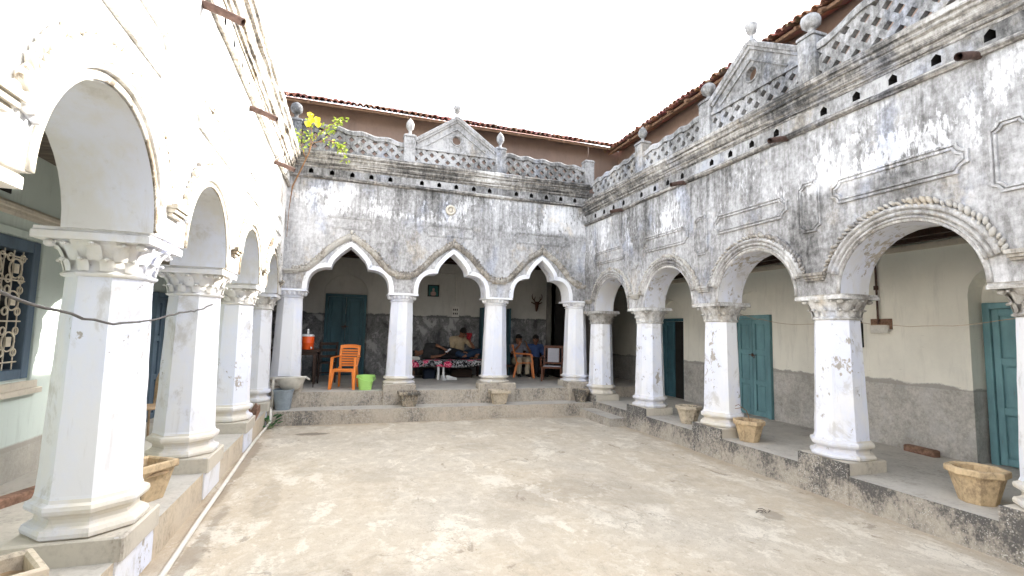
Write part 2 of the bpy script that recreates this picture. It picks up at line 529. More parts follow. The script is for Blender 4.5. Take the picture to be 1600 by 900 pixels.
class MB:
    def __init__(s):
        s.v = []
        s.f = []
        s.mi = []
        s.cur = 0

    def add(s, verts, faces, tf=None):
        o = len(s.v)
        for p in verts:
            p = Vector(p)
            if tf is not None:
                p = tf(p) if callable(tf) else tf @ p
            s.v.append(p)
        for f in faces:
            s.f.append([i + o for i in f])
            s.mi.append(s.cur)
        return s

    def box(s, a, b, tf=None):
        x0, y0, z0 = a
        x1, y1, z1 = b
        return s.add([(x0, y0, z0), (x1, y0, z0), (x1, y1, z0), (x0, y1, z0), (x0, y0, z1), (x1, y0, z1), (x1, y1, z1), (x0, y1, z1)],
                     [(0, 3, 2, 1), (4, 5, 6, 7), (0, 1, 5, 4), (1, 2, 6, 5), (2, 3, 7, 6), (3, 0, 4, 7)], tf)

    def bevbox(s, a, b, r=.01, tf=None):
        """box with chamfered vertical and top edges"""
        x0, y0, z0 = a
        x1, y1, z1 = b
        def ring(i, z):
            return [(x0 + i, y0 + i + r, z), (x0 + i + r, y0 + i, z), (x1 - i - r, y0 + i, z), (x1 - i, y0 + i + r, z),
                    (x1 - i, y1 - i - r, z), (x1 - i - r, y1 - i, z), (x0 + i + r, y1 - i, z), (x0 + i, y1 - i - r, z)]
        vs_ = ring(0, z0) + ring(0, z1 - r) + ring(r, z1)
        fs = []
        for k in range(2):
            for i in range(8):
                j = (i + 1) % 8
                fs.append((k * 8 + i, k * 8 + j, k * 8 + 8 + j, k * 8 + 8 + i))
        fs += [tuple(range(7, -1, -1)), tuple(range(16, 24))]
        return s.add(vs_, fs, tf)

    def bar(s, p0, p1, w, h, w1=None, h1=None, upv=(0, 0, 1)):
        p0, p1 = Vector(p0), Vector(p1)
        w1 = w if w1 is None else w1
        h1 = h if h1 is None else h1
        d = (p1 - p0).normalized()
        u = Vector(upv)
        if abs(d.dot(u)) > .98:
            u = Vector((0, 1, 0))
        x = d.cross(u).normalized()
        y = x.cross(d)
        vs_ = []
        for p, a, b in ((p0, w, h), (p1, w1, h1)):
            for sx, sy in ((-1, -1), (1, -1), (1, 1), (-1, 1)):
                vs_.append(p + x * sx * a / 2 + y * sy * b / 2)
        return s.add(vs_, [(0, 3, 2, 1), (4, 5, 6, 7), (0, 1, 5, 4), (1, 2, 6, 5), (2, 3, 7, 6), (3, 0, 4, 7)])

    def prism(s, pts, fn0, fn1):
        """closed polygon pts (2D) swept between two mappings"""
        n = len(pts)
        vs_ = [fn0(p) for p in pts] + [fn1(p) for p in pts]
        fs = [(i, (i + 1) % n, n + (i + 1) % n, n + i) for i in range(n)]
        tr = tessellate_polygon([[Vector((p[0], p[1], 0)) for p in pts]])
        fs += [tuple(t) for t in tr] + [tuple(n + i for i in reversed(t)) for t in tr]
        return s.add(vs_, fs)

    def holed(s, outer, holes, fn, depth_fn=None):
        """flat polygon with holes; with depth_fn also the hole sides"""
        polys = [[Vector((p[0], p[1], 0)) for p in outer]] + [[Vector((p[0], p[1], 0)) for p in h] for h in holes]
        flat = [p for q in polys for p in q]
        tr = tessellate_polygon(polys)
        s.add([fn((p[0], p[1])) for p in flat], [tuple(t) for t in tr])
        if depth_fn:
            for h in holes:
                n = len(h)
                s.add([fn(p) for p in h] + [depth_fn(p) for p in h], [(i, (i + 1) % n, n + (i + 1) % n, n + i) for i in range(n)])
        return s

    def lathe(s, prof, n=16, c=(0, 0, 0), phase=0.0, cap=True, sy=1.0, tf=None, wob=0.0):
        vs_ = []
        fs = []
        for k, (r, z) in enumerate(prof):
            for i in range(n):
                a = phase + 2 * PI * i / n
                q = 1 + (random.uniform(-wob, wob) if wob else 0)
                vs_.append((c[0] + r * math.cos(a) * q, c[1] + r * math.sin(a) * sy * q, c[2] + z))
        for k in range(len(prof) - 1):
            for i in range(n):
                j = (i + 1) % n
                fs.append((k * n + i, k * n + j, (k + 1) * n + j, (k + 1) * n + i))
        if cap:
            fs.append(tuple(range(n - 1, -1, -1)))
            fs.append(tuple((len(prof) - 1) * n + i for i in range(n)))
        return s.add(vs_, fs, tf)

    def tube(s, pts, r, n=8, cap=True, closed=False):
        pts = [Vector(p) for p in pts]
        rs = r if isinstance(r, (list, tuple)) else [r] * len(pts)
        vs_ = []
        fs = []
        N = len(pts)
        prev = None
        for k, p in enumerate(pts):
            if closed:
                d = (pts[(k + 1) % N] - pts[k - 1]).normalized()
            else:
                d = (pts[min(k + 1, N - 1)] - pts[max(k - 1, 0)]).normalized()
            if prev is None:
                u = Vector((0, 0, 1)) if abs(d.z) < .9 else Vector((1, 0, 0))
                x = d.cross(u).normalized()
            else:
                x = (prev - d * prev.dot(d)).normalized()
            prev = x
            y = d.cross(x)
            for i in range(n):
                a = 2 * PI * i / n
                vs_.append(p + (x * math.cos(a) + y * math.sin(a)) * rs[k])
        for k in range(N - (0 if closed else 1)):
            k2 = (k + 1) % N
            for i in range(n):
                j = (i + 1) % n
                fs.append((k * n + i, k * n + j, k2 * n + j, k2 * n + i))
        if cap and not closed:
            fs.append(tuple(range(n - 1, -1, -1)))
            fs.append(tuple((N - 1) * n + i for i in range(n)))
        return s.add(vs_, fs)

    def capsule(s, p0, r0, p1, r1, n=12, k=4):
        p0, p1 = Vector(p0), Vector(p1)
        d = p1 - p0
        if d.length < 1e-6:
            d = Vector((0, 0, 1e-4))
        d.normalize()
        u = Vector((0, 0, 1)) if abs(d.z) < .9 else Vector((1, 0, 0))
        x = d.cross(u).normalized()
        y = d.cross(x)
        rings = []
        for i in range(1, k + 1):
            a = -PI / 2 + PI / 2 * i / k
            rings.append((p0 + d * r0 * math.sin(a), r0 * math.cos(a)))
        for i in range(0, k):
            a = PI / 2 * i / k
            rings.append((p1 + d * r1 * math.sin(a), r1 * math.cos(a)))
        vs_ = [p0 - d * r0]
        for c, r in rings:
            for i in range(n):
                a = 2 * PI * i / n
                vs_.append(c + (x * math.cos(a) + y * math.sin(a)) * r)
        vs_.append(p1 + d * r1)
        fs = [(0, 1 + (i + 1) % n, 1 + i) for i in range(n)]
        R_ = len(rings)
        for q in range(R_ - 1):
            for i in range(n):
                j = (i + 1) % n
                fs.append((1 + q * n + i, 1 + q * n + j, 1 + (q + 1) * n + j, 1 + (q + 1) * n + i))
        l = len(vs_) - 1
        fs += [(1 + (R_ - 1) * n + i, 1 + (R_ - 1) * n + (i + 1) % n, l) for i in range(n)]
        return s.add(vs_, fs)

    def ball(s, c, rx, ry=None, rz=None, n=8, k=5, tf=None):
        ry = rx if ry is None else ry
        rz = rx if rz is None else rz
        c = Vector(c)
        vs_ = [(0, 0, -1)]
        for i in range(1, k):
            a = -PI / 2 + PI * i / k
            for j in range(n):
                b = 2 * PI * j / n
                vs_.append((math.cos(a) * math.cos(b), math.cos(a) * math.sin(b), math.sin(a)))
        vs_.append((0, 0, 1))
        fs = [(0, 1 + (j + 1) % n, 1 + j) for j in range(n)]
        for i in range(k - 2):
            for j in range(n):
                q = (j + 1) % n
                fs.append((1 + i * n + j, 1 + i * n + q, 1 + (i + 1) * n + q, 1 + (i + 1) * n + j))
        l = len(vs_) - 1
        fs += [(1 + (k - 2) * n + j, 1 + (k - 2) * n + (j + 1) % n, l) for j in range(n)]
        pts = [Vector((v[0] * rx, v[1] * ry, v[2] * rz)) for v in vs_]
        if tf is not None:
            pts = [tf @ p for p in pts]
        return s.add([p + c for p in pts], fs)

    def build(s, name, mat, parent=None, smooth=False, loc=None, jitter=0.0):
        me = bpy.data.meshes.new(name)
        vv = s.v
        me.from_pydata([tuple(p) for p in vv], [], s.f)
        mats = mat if isinstance(mat, (list, tuple)) else [mat]
        for q in mats:
            me.materials.append(M[q])
        if len(mats) > 1:
            me.polygons.foreach_set('material_index', s.mi)
        bm = bmesh.new()
        bm.from_mesh(me)
        bmesh.ops.recalc_face_normals(bm, faces=bm.faces)
        bm.to_mesh(me)
        bm.free()
        if smooth:
            me.polygons.foreach_set('use_smooth', [True] * len(me.polygons))
            if smooth != 'all':
                try:
                    me.set_sharp_from_angle(angle=R(40))
                except Exception:
                    pass
        me.update()
        o = bpy.data.objects.new(name, me)
        COL.objects.link(o)
        if loc is not None:
            o.location = loc
        if parent is not None:
            attach(o, parent)
        return o


def attach(o, parent):
    o.parent = parent
    # parts are modelled in world coordinates under an empty that stands at its thing's base
    if parent.type == 'EMPTY' and parent.get('world_parts'):
        o.matrix_parent_inverse = Matrix.Translation(-Vector(parent.location))


def thing(name, label, cat, loc=(0, 0, 0), rz=0.0, group=None, world_parts=False):
    o = bpy.data.objects.new(name, None)
    o.empty_display_size = .2
    COL.objects.link(o)
    o.location = loc
    o.rotation_euler = (0, 0, rz)
    if world_parts:
        o['world_parts'] = 1
    return tag(o, label, cat, group)


def tag(o, label, cat, group=None, kind=None):
    if label:
        o['label'] = label
    if cat:
        o['category'] = cat
    if group:
        o['group'] = group
    if kind:
        o['kind'] = kind
    return o


def kids(o):
    return [c for c in bpy.data.objects if c.parent == o]


def copy_tree(o, parent=None):
    c = o.copy()
    COL.objects.link(c)
    if parent is not None:
        c.parent = parent
    for ch in kids(o):
        copy_tree(ch, c)
    return c


# frames: u along the wall, d depth from the face inward, z up
def FR(u, d, z):
    return Vector((XR + d, u, z))


def FBk(u, d, z):
    return Vector((u, YB + d, z))


def FL(u, d, z):
    return Vector((XL - d, u, z))


XR, YB, XL = 5.185, 10.215, -1.275
TH = .44

# ------------------------------------------------------------------ setting
g = MB()
# courtyard sheet: finer in the court, large outside
NX, NY = 40, 60
xs = [-120] + [-1.6 + 7.2 * i / NX for i in range(NX + 1)] + [120]
ys = [-120] + [-5 + 16 * i / NY for i in range(NY + 1)] + [120]
vs_ = []
for yy in ys:
    for xx in xs:
        h = 0
        if -1.7 < xx < 5.7 and -6 < yy < 12:
            h = .018 * mnoise.noise(Vector((xx * .5, yy * .5, 2))) + .006 * mnoise.noise(Vector((xx * 2, yy * 2, 5)))
        vs_.append((xx, yy, h))
W = len(xs)
g.add(vs_, [(j * W + i, j * W + i + 1, (j + 1) * W + i + 1, (j + 1) * W + i) for j in range(len(ys) - 1) for i in range(W - 1)])
tag(g.build('ground', 'ground', smooth='all'), None, None, kind='structure')

right = thing('arcaded_wing', 'grey stained arcade of round arches with teal doors behind, along the courtyard\'s right side', 'building', (6.4, 5, 0), world_parts=True)
back = thing('arcaded_wing', 'arcade wing of three pointed cusped arches closing the far end of the courtyard', 'building', (2, 12, 0), world_parts=True)
left = thing('arcaded_wing', 'sunlit white arcade of round arches with blue barred window, on the courtyard\'s left', 'building', (-2.2, 5, 0), world_parts=True)


# ------------------------------------------------------------------ arcade elements
def round_arch(w, n=18, st=0.0):
    """half width w; polyline left to right, (du, dz) above the springing; st = stilt"""
    return [(-w * math.cos(PI * i / n), st + w * math.sin(PI * i / n)) for i in range(n + 1)]


def cusped_arch(w, h1=.455, h2=.90, cx=.445):
    half = []
    n = 8
    for i in range(n + 1):              # lower lobe from springing to the cusp
        a = PI / 2 * i / n
        half.append((-w + (w - w * cx) * (1 - math.cos(a) ** (2 / 2.6)), h1 * math.sin(a) ** (2 / 2.6)))
    c = w * cx
    top = []
    for fx, fz in ((.985, .11), (.92, .255), (.81, .39), (.67, .515), (.53, .64), (.375, .755), (.20, .87), (.08, .95), (0, 1.0)):
        top.append((-c * fx, h1 + (h2 - h1) * fz))      # upper lobe rises steeply, then leans to the point
    half = half[:-1] + [(-c - .004, h1)] + top
    return half + [(-x, y) for x, y in reversed(half[:-1])]


def arcade(mb_face, F, arches, u0, u1, zs, zt, th=TH):
    """arches: list of (uc, curve). front and back faces to mb_face, soffits to mb_soffit."""
    edge = u0
    soff = []
    for uc, cv in arches:
        pts = [(uc + a, zs + b) for a, b in cv]
        for d in (0.0, th):
            if pts[0][0] > edge:
                mb_face.add([F(edge, d, zs), F(pts[0][0], d, zs), F(pts[0][0], d, zt), F(edge, d, zt)], [(0, 1, 2, 3)])
            q = [F(u, d, z) for u, z in pts] + [F(u, d, zt) for u, z in pts]
            n = len(pts)
            mb_face.add(q, [(i, i + 1, n + i + 1, n + i) for i in range(n - 1)])
        n = len(pts)
        mb_soffit = MB()
        soff.append(mb_soffit)
        mb_soffit.add([F(u, 0, z) for u, z in pts] + [F(u, th, z) for u, z in pts], [(i, i + 1, n + i + 1, n + i) for i in range(n - 1)])
        if pts[0][0] > edge:
            mb_face.add([F(edge, 0, zs), F(pts[0][0], 0, zs), F(pts[0][0], th, zs), F(edge, th, zs)], [(0, 1, 2, 3)])
        edge = pts[-1][0]
    for d in (0.0, th):
        mb_face.add([F(edge, d, zs), F(u1, d, zs), F(u1, d, zt), F(edge, d, zt)], [(0, 1, 2, 3)])
    mb_face.add([F(edge, 0, zs), F(u1, 0, zs), F(u1, th, zs), F(edge, th, zs)], [(0, 1, 2, 3)])
    mb_face.add([F(u0, 0, zt), F(u1, 0, zt), F(u1, th, zt), F(u0, th, zt)], [(0, 1, 2, 3)])
    return soff


def sweep_profile(mb, F, path, prof, closed_prof=True):
    """path: (u,z,nu,nz) with in-wall outward normal; prof: list of (along normal, out of wall)"""
    n = len(prof)
    vs2 = []
    for (u, z, nu, nz) in path:
        for a, b in prof:
            vs2.append(F(u + nu * a, -b, z + nz * a))
    fs = []
    for k in range(len(path) - 1):
        for i in range(n if closed_prof else n - 1):
            j = (i + 1) % n
            fs.append((k * n + i, k * n + j, (k + 1) * n + j, (k + 1) * n + i))
    if closed_prof:
        fs.append(tuple(range(n)))
        fs.append(tuple((len(path) - 1) * n + i for i in range(n)))
    mb.add(vs2, fs)


def with_normals(pts):
    out = []
    for k in range(len(pts)):
        a = pts[max(0, k - 1)]
        b = pts[min(len(pts) - 1, k + 1)]
        t = Vector((b[0] - a[0], b[1] - a[1])).normalized()
        nu, nz = -t[1], t[0]
        out.append((pts[k][0], pts[k][1], nu, nz))
    return out


def round_hood(F, uc, zc, r0, parent, mat, a0=8, seed=0):
    rnd = random.Random(seed)
    mb = MB()
    pts = [(uc - math.cos(R(a)) * r0, zc + math.sin(R(a)) * r0) for a in [a0 + (180 - 2 * a0) * i / 30 for i in range(31)]]
    path = with_normals(pts)
    # two fillets and a hollow, then the twisted leaf rope
    sweep_profile(mb, F, path, [(-.085, -.002), (-.083, .030), (-.062, .034), (-.056, .008), (-.046, .008), (-.042, .040), (-.012, .048), (-.004, .014), (.006, .014), (.012, .052), (.045, .046), (.058, .018), (.075, -.002)])
    mb.cur = 1
    L = PI * r0 * (180 - 2 * a0) / 180
    nb = int(L / .05)
    for i in range(nb):
        a = R(a0 + (180 - 2 * a0) * (i + .5) / nb)
        rr = r0 + .085 + rnd.uniform(-.012, .012)
        sz = rnd.uniform(.65, 1.15)
        c = F(uc - math.cos(a) * rr, -.022, zc + math.sin(a) * rr)
        tang = Vector(F(math.sin(a), 0, math.cos(a))) - Vector(F(0, 0, 0))
        rad = Vector(F(-math.cos(a), 0, math.sin(a))) - Vector(F(0, 0, 0))
        ax = (tang * .75 + rad * .65).normalized()
        nrm = Vector(F(0, -1, 0)) - Vector(F(0, 0, 0))
        by = nrm.cross(ax).normalized()
        tf = Matrix((ax, by, nrm)).transposed()
        mb.ball(c, .052 * sz, .024 * sz, .030 * sz, n=6, k=4, tf=tf)
        c2 = F(uc - math.cos(a + .02) * (rr - .045), -.03, zc + math.sin(a + .02) * (rr - .045))
        mb.ball(c2, .034 * sz, .016 * sz, .02 * sz, n=6, k=4, tf=tf)
    return mb.build('hood_moulding', mat, parent, smooth='all')


def cusp_hood(F, uc, zs, parent, mat, half, seed=0, sc=1.0):
    rnd = random.Random(seed)
    mb = MB()
    ctrl = [(0, 1.10), (.10, 1.045), (.20, .975), (.30, .905), (.405, .82), (.53, .68), (.62, .575), (.70, .49), (.79, .41), (half - .12, .375), (half, .37)]
    L = [(uc - a, zs + b) for a, b in reversed(ctrl)]
    Rr = [(uc + a, zs + b) for a, b in ctrl[1:]]
    for pts in (L, [ctrl and (uc, zs + ctrl[0][1])] + Rr):
        sweep_profile(mb, F, with_normals(pts), [(-.06, -.002), (-.055, .03), (-.02, .045), (.0, .06), (.04, .055), (.06, .03), (.07, -.002)])
        d = 0
        for k in range(len(pts) - 1):
            a, b = Vector(pts[k]), Vector(pts[k + 1])
            seg = (b - a).length
            nn = max(1, int(seg / .05))
            for i in range(nn):
                p = a.lerp(b, (i + .5) / nn)
                nrm2 = Vector((-(b - a)[1], (b - a)[0])).normalized()
                for off in (.02, .062):
                    q = p + nrm2 * (off + rnd.uniform(-.015, .015))
                    s_ = rnd.uniform(.7, 1.25)
                    mb.ball(F(q[0] + rnd.uniform(-.01, .01), -.045 - rnd.uniform(0, .012), q[1]), .022 * s_, .022 * s_, .024 * s_, n=5, k=3)
    # finial bud over the point
    mb.ball(F(uc, -.03, zs + 1.18), .035, .035, .05, n=6, k=4)
    return mb.build('hood_moulding', mat, parent, smooth='all')


def bracket(F, uc, z, w, parent, mat, h=.09, out=.07):
    mb = MB()
    for (k, ww, oo, z0, z1) in ((0, w, out, z + h * .62, z + h), (1, w * .92, out * .78, z + h * .3, z + h * .6), (2, w * .84, out * .5, z, z + h * .28)):
        p = [F(uc - ww / 2, 0.01, z0), F(uc + ww / 2, .01, z0), F(uc + ww / 2, -oo, z0), F(uc - ww / 2, -oo, z0)]
        q = [Vector((a.x, a.y, z1)) for a in p]
        mb.add(p + q, [(0, 1, 2, 3), (4, 5, 6, 7), (0, 1, 5, 4), (1, 2, 6, 5), (2, 3, 7, 6), (3, 0, 4, 7)])
    return mb.build('impost_block', mat, parent)


def notched(u0, u1, z0, z1, c):
    """rectangle with hollow (concave) corners"""
    pts = []
    n = 4
    for (cu, cz, a0) in ((u0, z0, 90), (u1, z0, 180), (u1, z1, 270), (u0, z1, 0)):
        arc = []
        for i in range(n + 1):
            a = R(a0 - 90 * i / n)
            arc.append((cu + c * math.cos(a), cz + c * math.sin(a)))
        pts += arc
    return pts


def frame_panel(F, u0, u1, z0, z1, parent, mat, c=.09, w=.06, proud=.024):
    mb = MB()
    pts = notched(u0, u1, z0, z1, c)
    n = len(pts)
    cu, cz = (u0 + u1) / 2, (z0 + z1) / 2

    def off(t):
        res = []
        for i in range(n):
            a, b, d = Vector(pts[i - 1]), Vector(pts[i]), Vector(pts[(i + 1) % n])
            e1 = (b - a)
            e2 = (d - b)
            n1 = Vector((-e1[1], e1[0])).normalized() if e1.length > 1e-6 else Vector((0, 0))
            n2 = Vector((-e2[1], e2[0])).normalized() if e2.length > 1e-6 else n1
            nn = (n1 + n2)
            if nn.length < 1e-3:
                nn = n1
            nn.normalize()
            k = max(.5, nn.dot(n1))
            res.append(b + nn * t / k)
        return res
    rings = [(0, -.003), (.003, proud), (w * .40, proud), (w * .46, .003), (w * .60, .003), (w * .66, proud * .85), (w * .97, proud * .85), (w + .004, -.003)]
    vs2 = []
    for t, o in rings:
        vs2 += [F(p[0], -o, p[1]) for p in off(t)]
    fs = []
    for k in range(len(rings) - 1):
        for i in range(n):
            j = (i + 1) % n
            fs.append((k * n + i, k * n + j, (k + 1) * n + j, (k + 1) * n + i))
    mb.add(vs2, fs)
    return mb.build('panel_moulding', mat, parent)


def linear_mould(F, u0, u1, prof, name, mat, parent, n=1):
    """prof: closed list of (out, z)"""
    mb = MB()
    us = [u0 + (u1 - u0) * i / n for i in range(n + 1)]
    k = len(prof)
    vs2 = []
    for i, u in enumerate(us):
        for (o, z) in prof:
            j = 0.006 if 0 < i < n else 0
            vs2.append(F(u, -o + random.uniform(-j, j), z + random.uniform(-j, j)))
    fs = []
    for a in range(len(us) - 1):
        for i in range(k):
            j = (i + 1) % k
            fs.append((a * k + i, a * k + j, (a + 1) * k + j, (a + 1) * k + i))
    fs += [tuple(range(k)), tuple((len(us) - 1) * k + i for i in range(k))]
    mb.add(vs2, fs)
    return mb.build(name, mat, parent)


def frieze(F, u0, u1, z0, z1, holes, parent, mat, zlid, th=TH):
    """plain band pierced by pointed pigeon holes, each pocket painted near-black for its shade"""
    mb = MB()
    hw, hb, hs_, ht = .042, .03, .095, .135
    cells = [u0] + [(a + b) / 2 for a, b in zip(holes, holes[1:])] + [u1]
    D = -.025
    for i, h in enumerate(holes):
        a, b = cells[i], cells[i + 1]
        hole = [(h - hw, z0 + hb), (h + hw, z0 + hb), (h + hw, z0 + hs_), (h, z0 + ht), (h - hw, z0 + hs_)]
        mb.holed([(a, z0), (b, z0), (b, z1), (a, z1)], [hole], lambda p: F(p[0], D, p[1]))
        mb.cur = 1  # pocket faces near-black: shade of the deep hole put into the colour
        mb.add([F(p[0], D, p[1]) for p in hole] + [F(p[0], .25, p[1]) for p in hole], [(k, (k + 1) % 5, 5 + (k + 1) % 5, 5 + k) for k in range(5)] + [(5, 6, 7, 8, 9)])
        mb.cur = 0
    a, b = F(u0, .0, zlid - .045), F(u1, th + .01, zlid - .022)
    mb.box((min(a.x, b.x), min(a.y, b.y), a.z), (max(a.x, b.x), max(a.y, b.y), b.z))
    a, b = F(u0, th - .02, z0 - .004), F(u1, th, zlid - .046)
    mb.box((min(a.x, b.x), min(a.y, b.y), a.z), (max(a.x, b.x), max(a.y, b.y), b.z))
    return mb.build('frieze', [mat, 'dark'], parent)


def column_proto(kind):
    """one column at its own origin (z=0 is the veranda floor). returns tree-less meshes"""
    leaf_m = {}
    if kind == 'octagon':
        k = 1 / math.cos(PI / 8)
        ph = PI / 8
        n = 8
    else:
        k, ph, n = 1, 0, 28
    return k, ph, n


def make_column(kind, parent, loc, zplinth, zbase, zneck, zcap, zabac, apo_b, apo_t, plw, mats, cap_style, face):
    """zplinth<zbase.. are heights above loc; face = unit vector to the court"""
    k, ph, n = column_proto(kind)
    sh = MB()
    prof = [(apo_b * 1.03, zbase - .01), (apo_b, zbase + .02)]
    for i in range(1, 11):
        t = i / 10
        prof.append((apo_b + (apo_t - apo_b) * t, zbase + .02 + (zneck - zbase - .02) * t))
    sh.lathe([(r * k, z) for r, z in prof], n, phase=ph, wob=.011)
    col = sh.build('column', mats[0], parent, smooth=(kind != 'octagon'), loc=loc)
    pl = MB()
    pl.bevbox((-plw / 2, -plw / 2, -.002), (plw / 2, plw / 2, zplinth), .012)
    pl.build('plinth', mats[1], col)
    b = MB()
    h = zbase - zplinth
    a = apo_b
    prof = [(a + .025, 0), (a + .048, .06), (a + .052, .16), (a + .042, .27), (a + .014, .31), (a - .002, .38), (a - .006, .48), (a + .004, .56),
            (a + .016, .60), (a + .04, .66), (a + .046, .76), (a + .04, .86), (a + .012, .91), (a + .006, 1.0)]
    b.lathe([((r) * k, zplinth + t * h) for r, t in prof], n, phase=ph, wob=.006)
    b.build('column_base', mats[2], col, smooth=(kind != 'octagon'))
    c = MB()
    t = apo_t
    H = zcap - zneck
    prof = [(t + .004, 0), (t + .022, .04), (t + .026, .10), (t + .010, .15), (t + .002, .2), (t + .006, .45), (t + .03, .7), (t + .065, .9), (t + .075, 1.0)]
    c.lathe([(r * k, zneck + q * H) for r, q in prof], n, phase=ph)
    rnd = random.Random(int(loc[0] * 37 + loc[1] * 101))
    if cap_style:
        nl = 12
        for row, (zb, hh, ww, r0, r1) in enumerate(((.16, .42, .085, t + .010, t + .040), (.46, .54, .095, t + .02, t + .082))):
            for i in range(nl):
                an = 2 * PI * (i + .5 * row) / nl + PI / nl
                gr = 5
                vs2 = []
                for q in range(gr):
                    tt = q / (gr - 1)
                    rr = r0 + (r1 - r0) * tt ** 1.6 + .012
                    if q == gr - 1:
                        rr += .012
                    zz = zneck + H * (zb + hh * tt) - (.02 if q == gr - 1 else 0)
                    wd = ww / 2 * (1 - .55 * abs(tt - .35)) * rnd.uniform(.9, 1.1)
                    for sgn in (-1, 0, 1):
                        x = rr * math.cos(an) - sgn * wd * math.sin(an)
                        y = rr * math.sin(an) + sgn * wd * math.cos(an)
                        if sgn == 0:
                            x += .012 * math.cos(an)
                            y += .012 * math.sin(an)
                        vs2.append((x, y, zz))
                    # back rib closes the leaf
                fs = []
                for q in range(gr - 1):
                    for sgn in (0, 1):
                        fs.append((q * 3 + sgn, q * 3 + sgn + 1, q * 3 + sgn + 4, q * 3 + sgn + 3))
                c.add(vs2, fs)
                c.ball((math.cos(an) * (r1 + .02), math.sin(an) * (r1 + .02), zneck + H * (zb + hh) - .022), .018, .018, .013, n=6, k=4)
        for sx in (-1, 1):
            for sy in (-1, 1):
                c.ball((sx * (plw / 2 - .07), sy * (plw / 2 - .07), zcap - .024), .034, .034, .026, n=8, k=5)
    else:
        for i in range(20):
            an = 2 * PI * i / 20
            c.ball((math.cos(an) * (t + .055), math.sin(an) * (t + .055), zneck + H * .72), .03, .03, .05, n=6, k=4)
    aw = plw / 2 + .005
    c.bevbox((-aw, -aw, zcap), (aw, aw, zabac - .02), .008)
    c.box((-aw + .012, -aw + .012, zabac - .022), (aw - .012, aw - .012, zabac))
    c.build('capital', mats[3], col, smooth=True)
    return col


# ------------------------------------------------------------------ RIGHT WING
FZ = .305
Y0, Y1 = -5.0, 12.9
cols_r = [-3.34, -1.435, .47, 2.375, 4.28, 6.185, 8.09, 9.995]
mb = MB()
mb.box((5.18, Y0, -.2), (7.9, Y1, FZ))
pf = mb.build('veranda_floor', ['riser', 'floor_cement'], right)
for p in pf.data.polygons:
    p.material_index = 1 if p.normal.z > .5 else 0
mb = MB()
mb.box((4.845, 8.47, -.1), (5.177, 9.76, .152))
st = mb.build('step', ['riser', 'floor_cement'], right)
for p in st.data.polygons:
    p.material_index = 1 if p.normal.z > .5 else 0
for yc in cols_r:
    make_column('octagon', right, (5.485, yc, FZ), .135, .345, 1.69, 1.925, 1.985, .256, .220, .60, ('column', 'plinth', 'base', 'capital'), 1, (-1, 0))
    # rough outer face of the plinth runs flush into the riser
    q = MB()
    q.box((5.168, yc - .308, -.05), (5.20, yc + .308, FZ + .131))
    q.build('plinth_facing', 'riser', right)
ZS = FZ + 1.985
bays = [((a + b) / 2) for a, b in zip(cols_r, cols_r[1:])]
RW = .662
LEDGE_R, CORN_R = 4.29, 4.85
wf = MB()
soffits = arcade(wf, FR, [(u, round_arch(RW)) for u in bays], Y0, 10.65, ZS - .004, LEDGE_R + .073)
wf.build('arcade_wall', 'wall_right', right)
for ws in soffits:
    ws.build('arch_soffit', 'soffit', right, smooth='all')
for i, u in enumerate(bays):
    if u < 1.2:
        continue
    round_hood(FR, u, ZS, .775, right, ['band_right', 'trim'], 17, i)
    # thin raised lip round the opening
    lip = MB()
    pts = [(u - math.cos(R(a)) * (RW + .014), ZS + math.sin(R(a)) * (RW + .014)) for a in range(0, 181, 6)]
    sweep_profile(lip, FR, with_normals(pts), [(-.014, -.01), (-.012, .014), (.02, .018), (.035, -.002)])
    lip.build('arch_lip', 'arch_lip', right, smooth='all')
for yc in cols_r[3:]:
    bracket(FR, yc, ZS + .165, .27, right, 'trim')
    frame_panel(FR, yc - .10, yc + .21, 3.04, 3.67, right, 'wall_right', .065, .055)
for u in bays[3:]:
    frame_panel(FR, u - .60, u + .73, 3.295, 3.595, right, 'wall_right', .085, .065)
linear_mould(FR, Y0, 10.2, [(-.01, LEDGE_R + .075), (-.01, LEDGE_R), (.03, LEDGE_R - .002), (.055, LEDGE_R + .022), (.05, LEDGE_R + .05), (.025, LEDGE_R + .072)], 'ledge', 'cornice', right, 60)
holes_r = [2.93 - .41 * i for i in range(8, 0, -1)]
holes_r += [2.93, 3.32, 3.70, 4.09, 4.76, 5.17, 5.57, 5.96, 6.66, 7.05, 7.43, 7.86, 8.5, 8.9, 9.3, 9.7]
holes_r = [h for h in holes_r]
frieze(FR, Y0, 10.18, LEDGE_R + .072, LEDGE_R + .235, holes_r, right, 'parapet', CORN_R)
CO = LEDGE_R + .235
linear_mould(FR, Y0, 10.25, [(-.02, CORN_R), (-.02, CO - .002), (.03, CO), (.034, CO + .025), (.052, CO + .032), (.054, CO + .07), (.075, CO + .085), (.09, CO + .125), (.10, CO + .175),
                             (.125, CO + .19), (.128, CO + .225), (.15, CO + .245), (.155, CO + .30), (.14, CORN_R - .01), (.10, CORN_R + .012), (0, CORN_R + .02)],
             'cornice', 'cornice', right, 90)


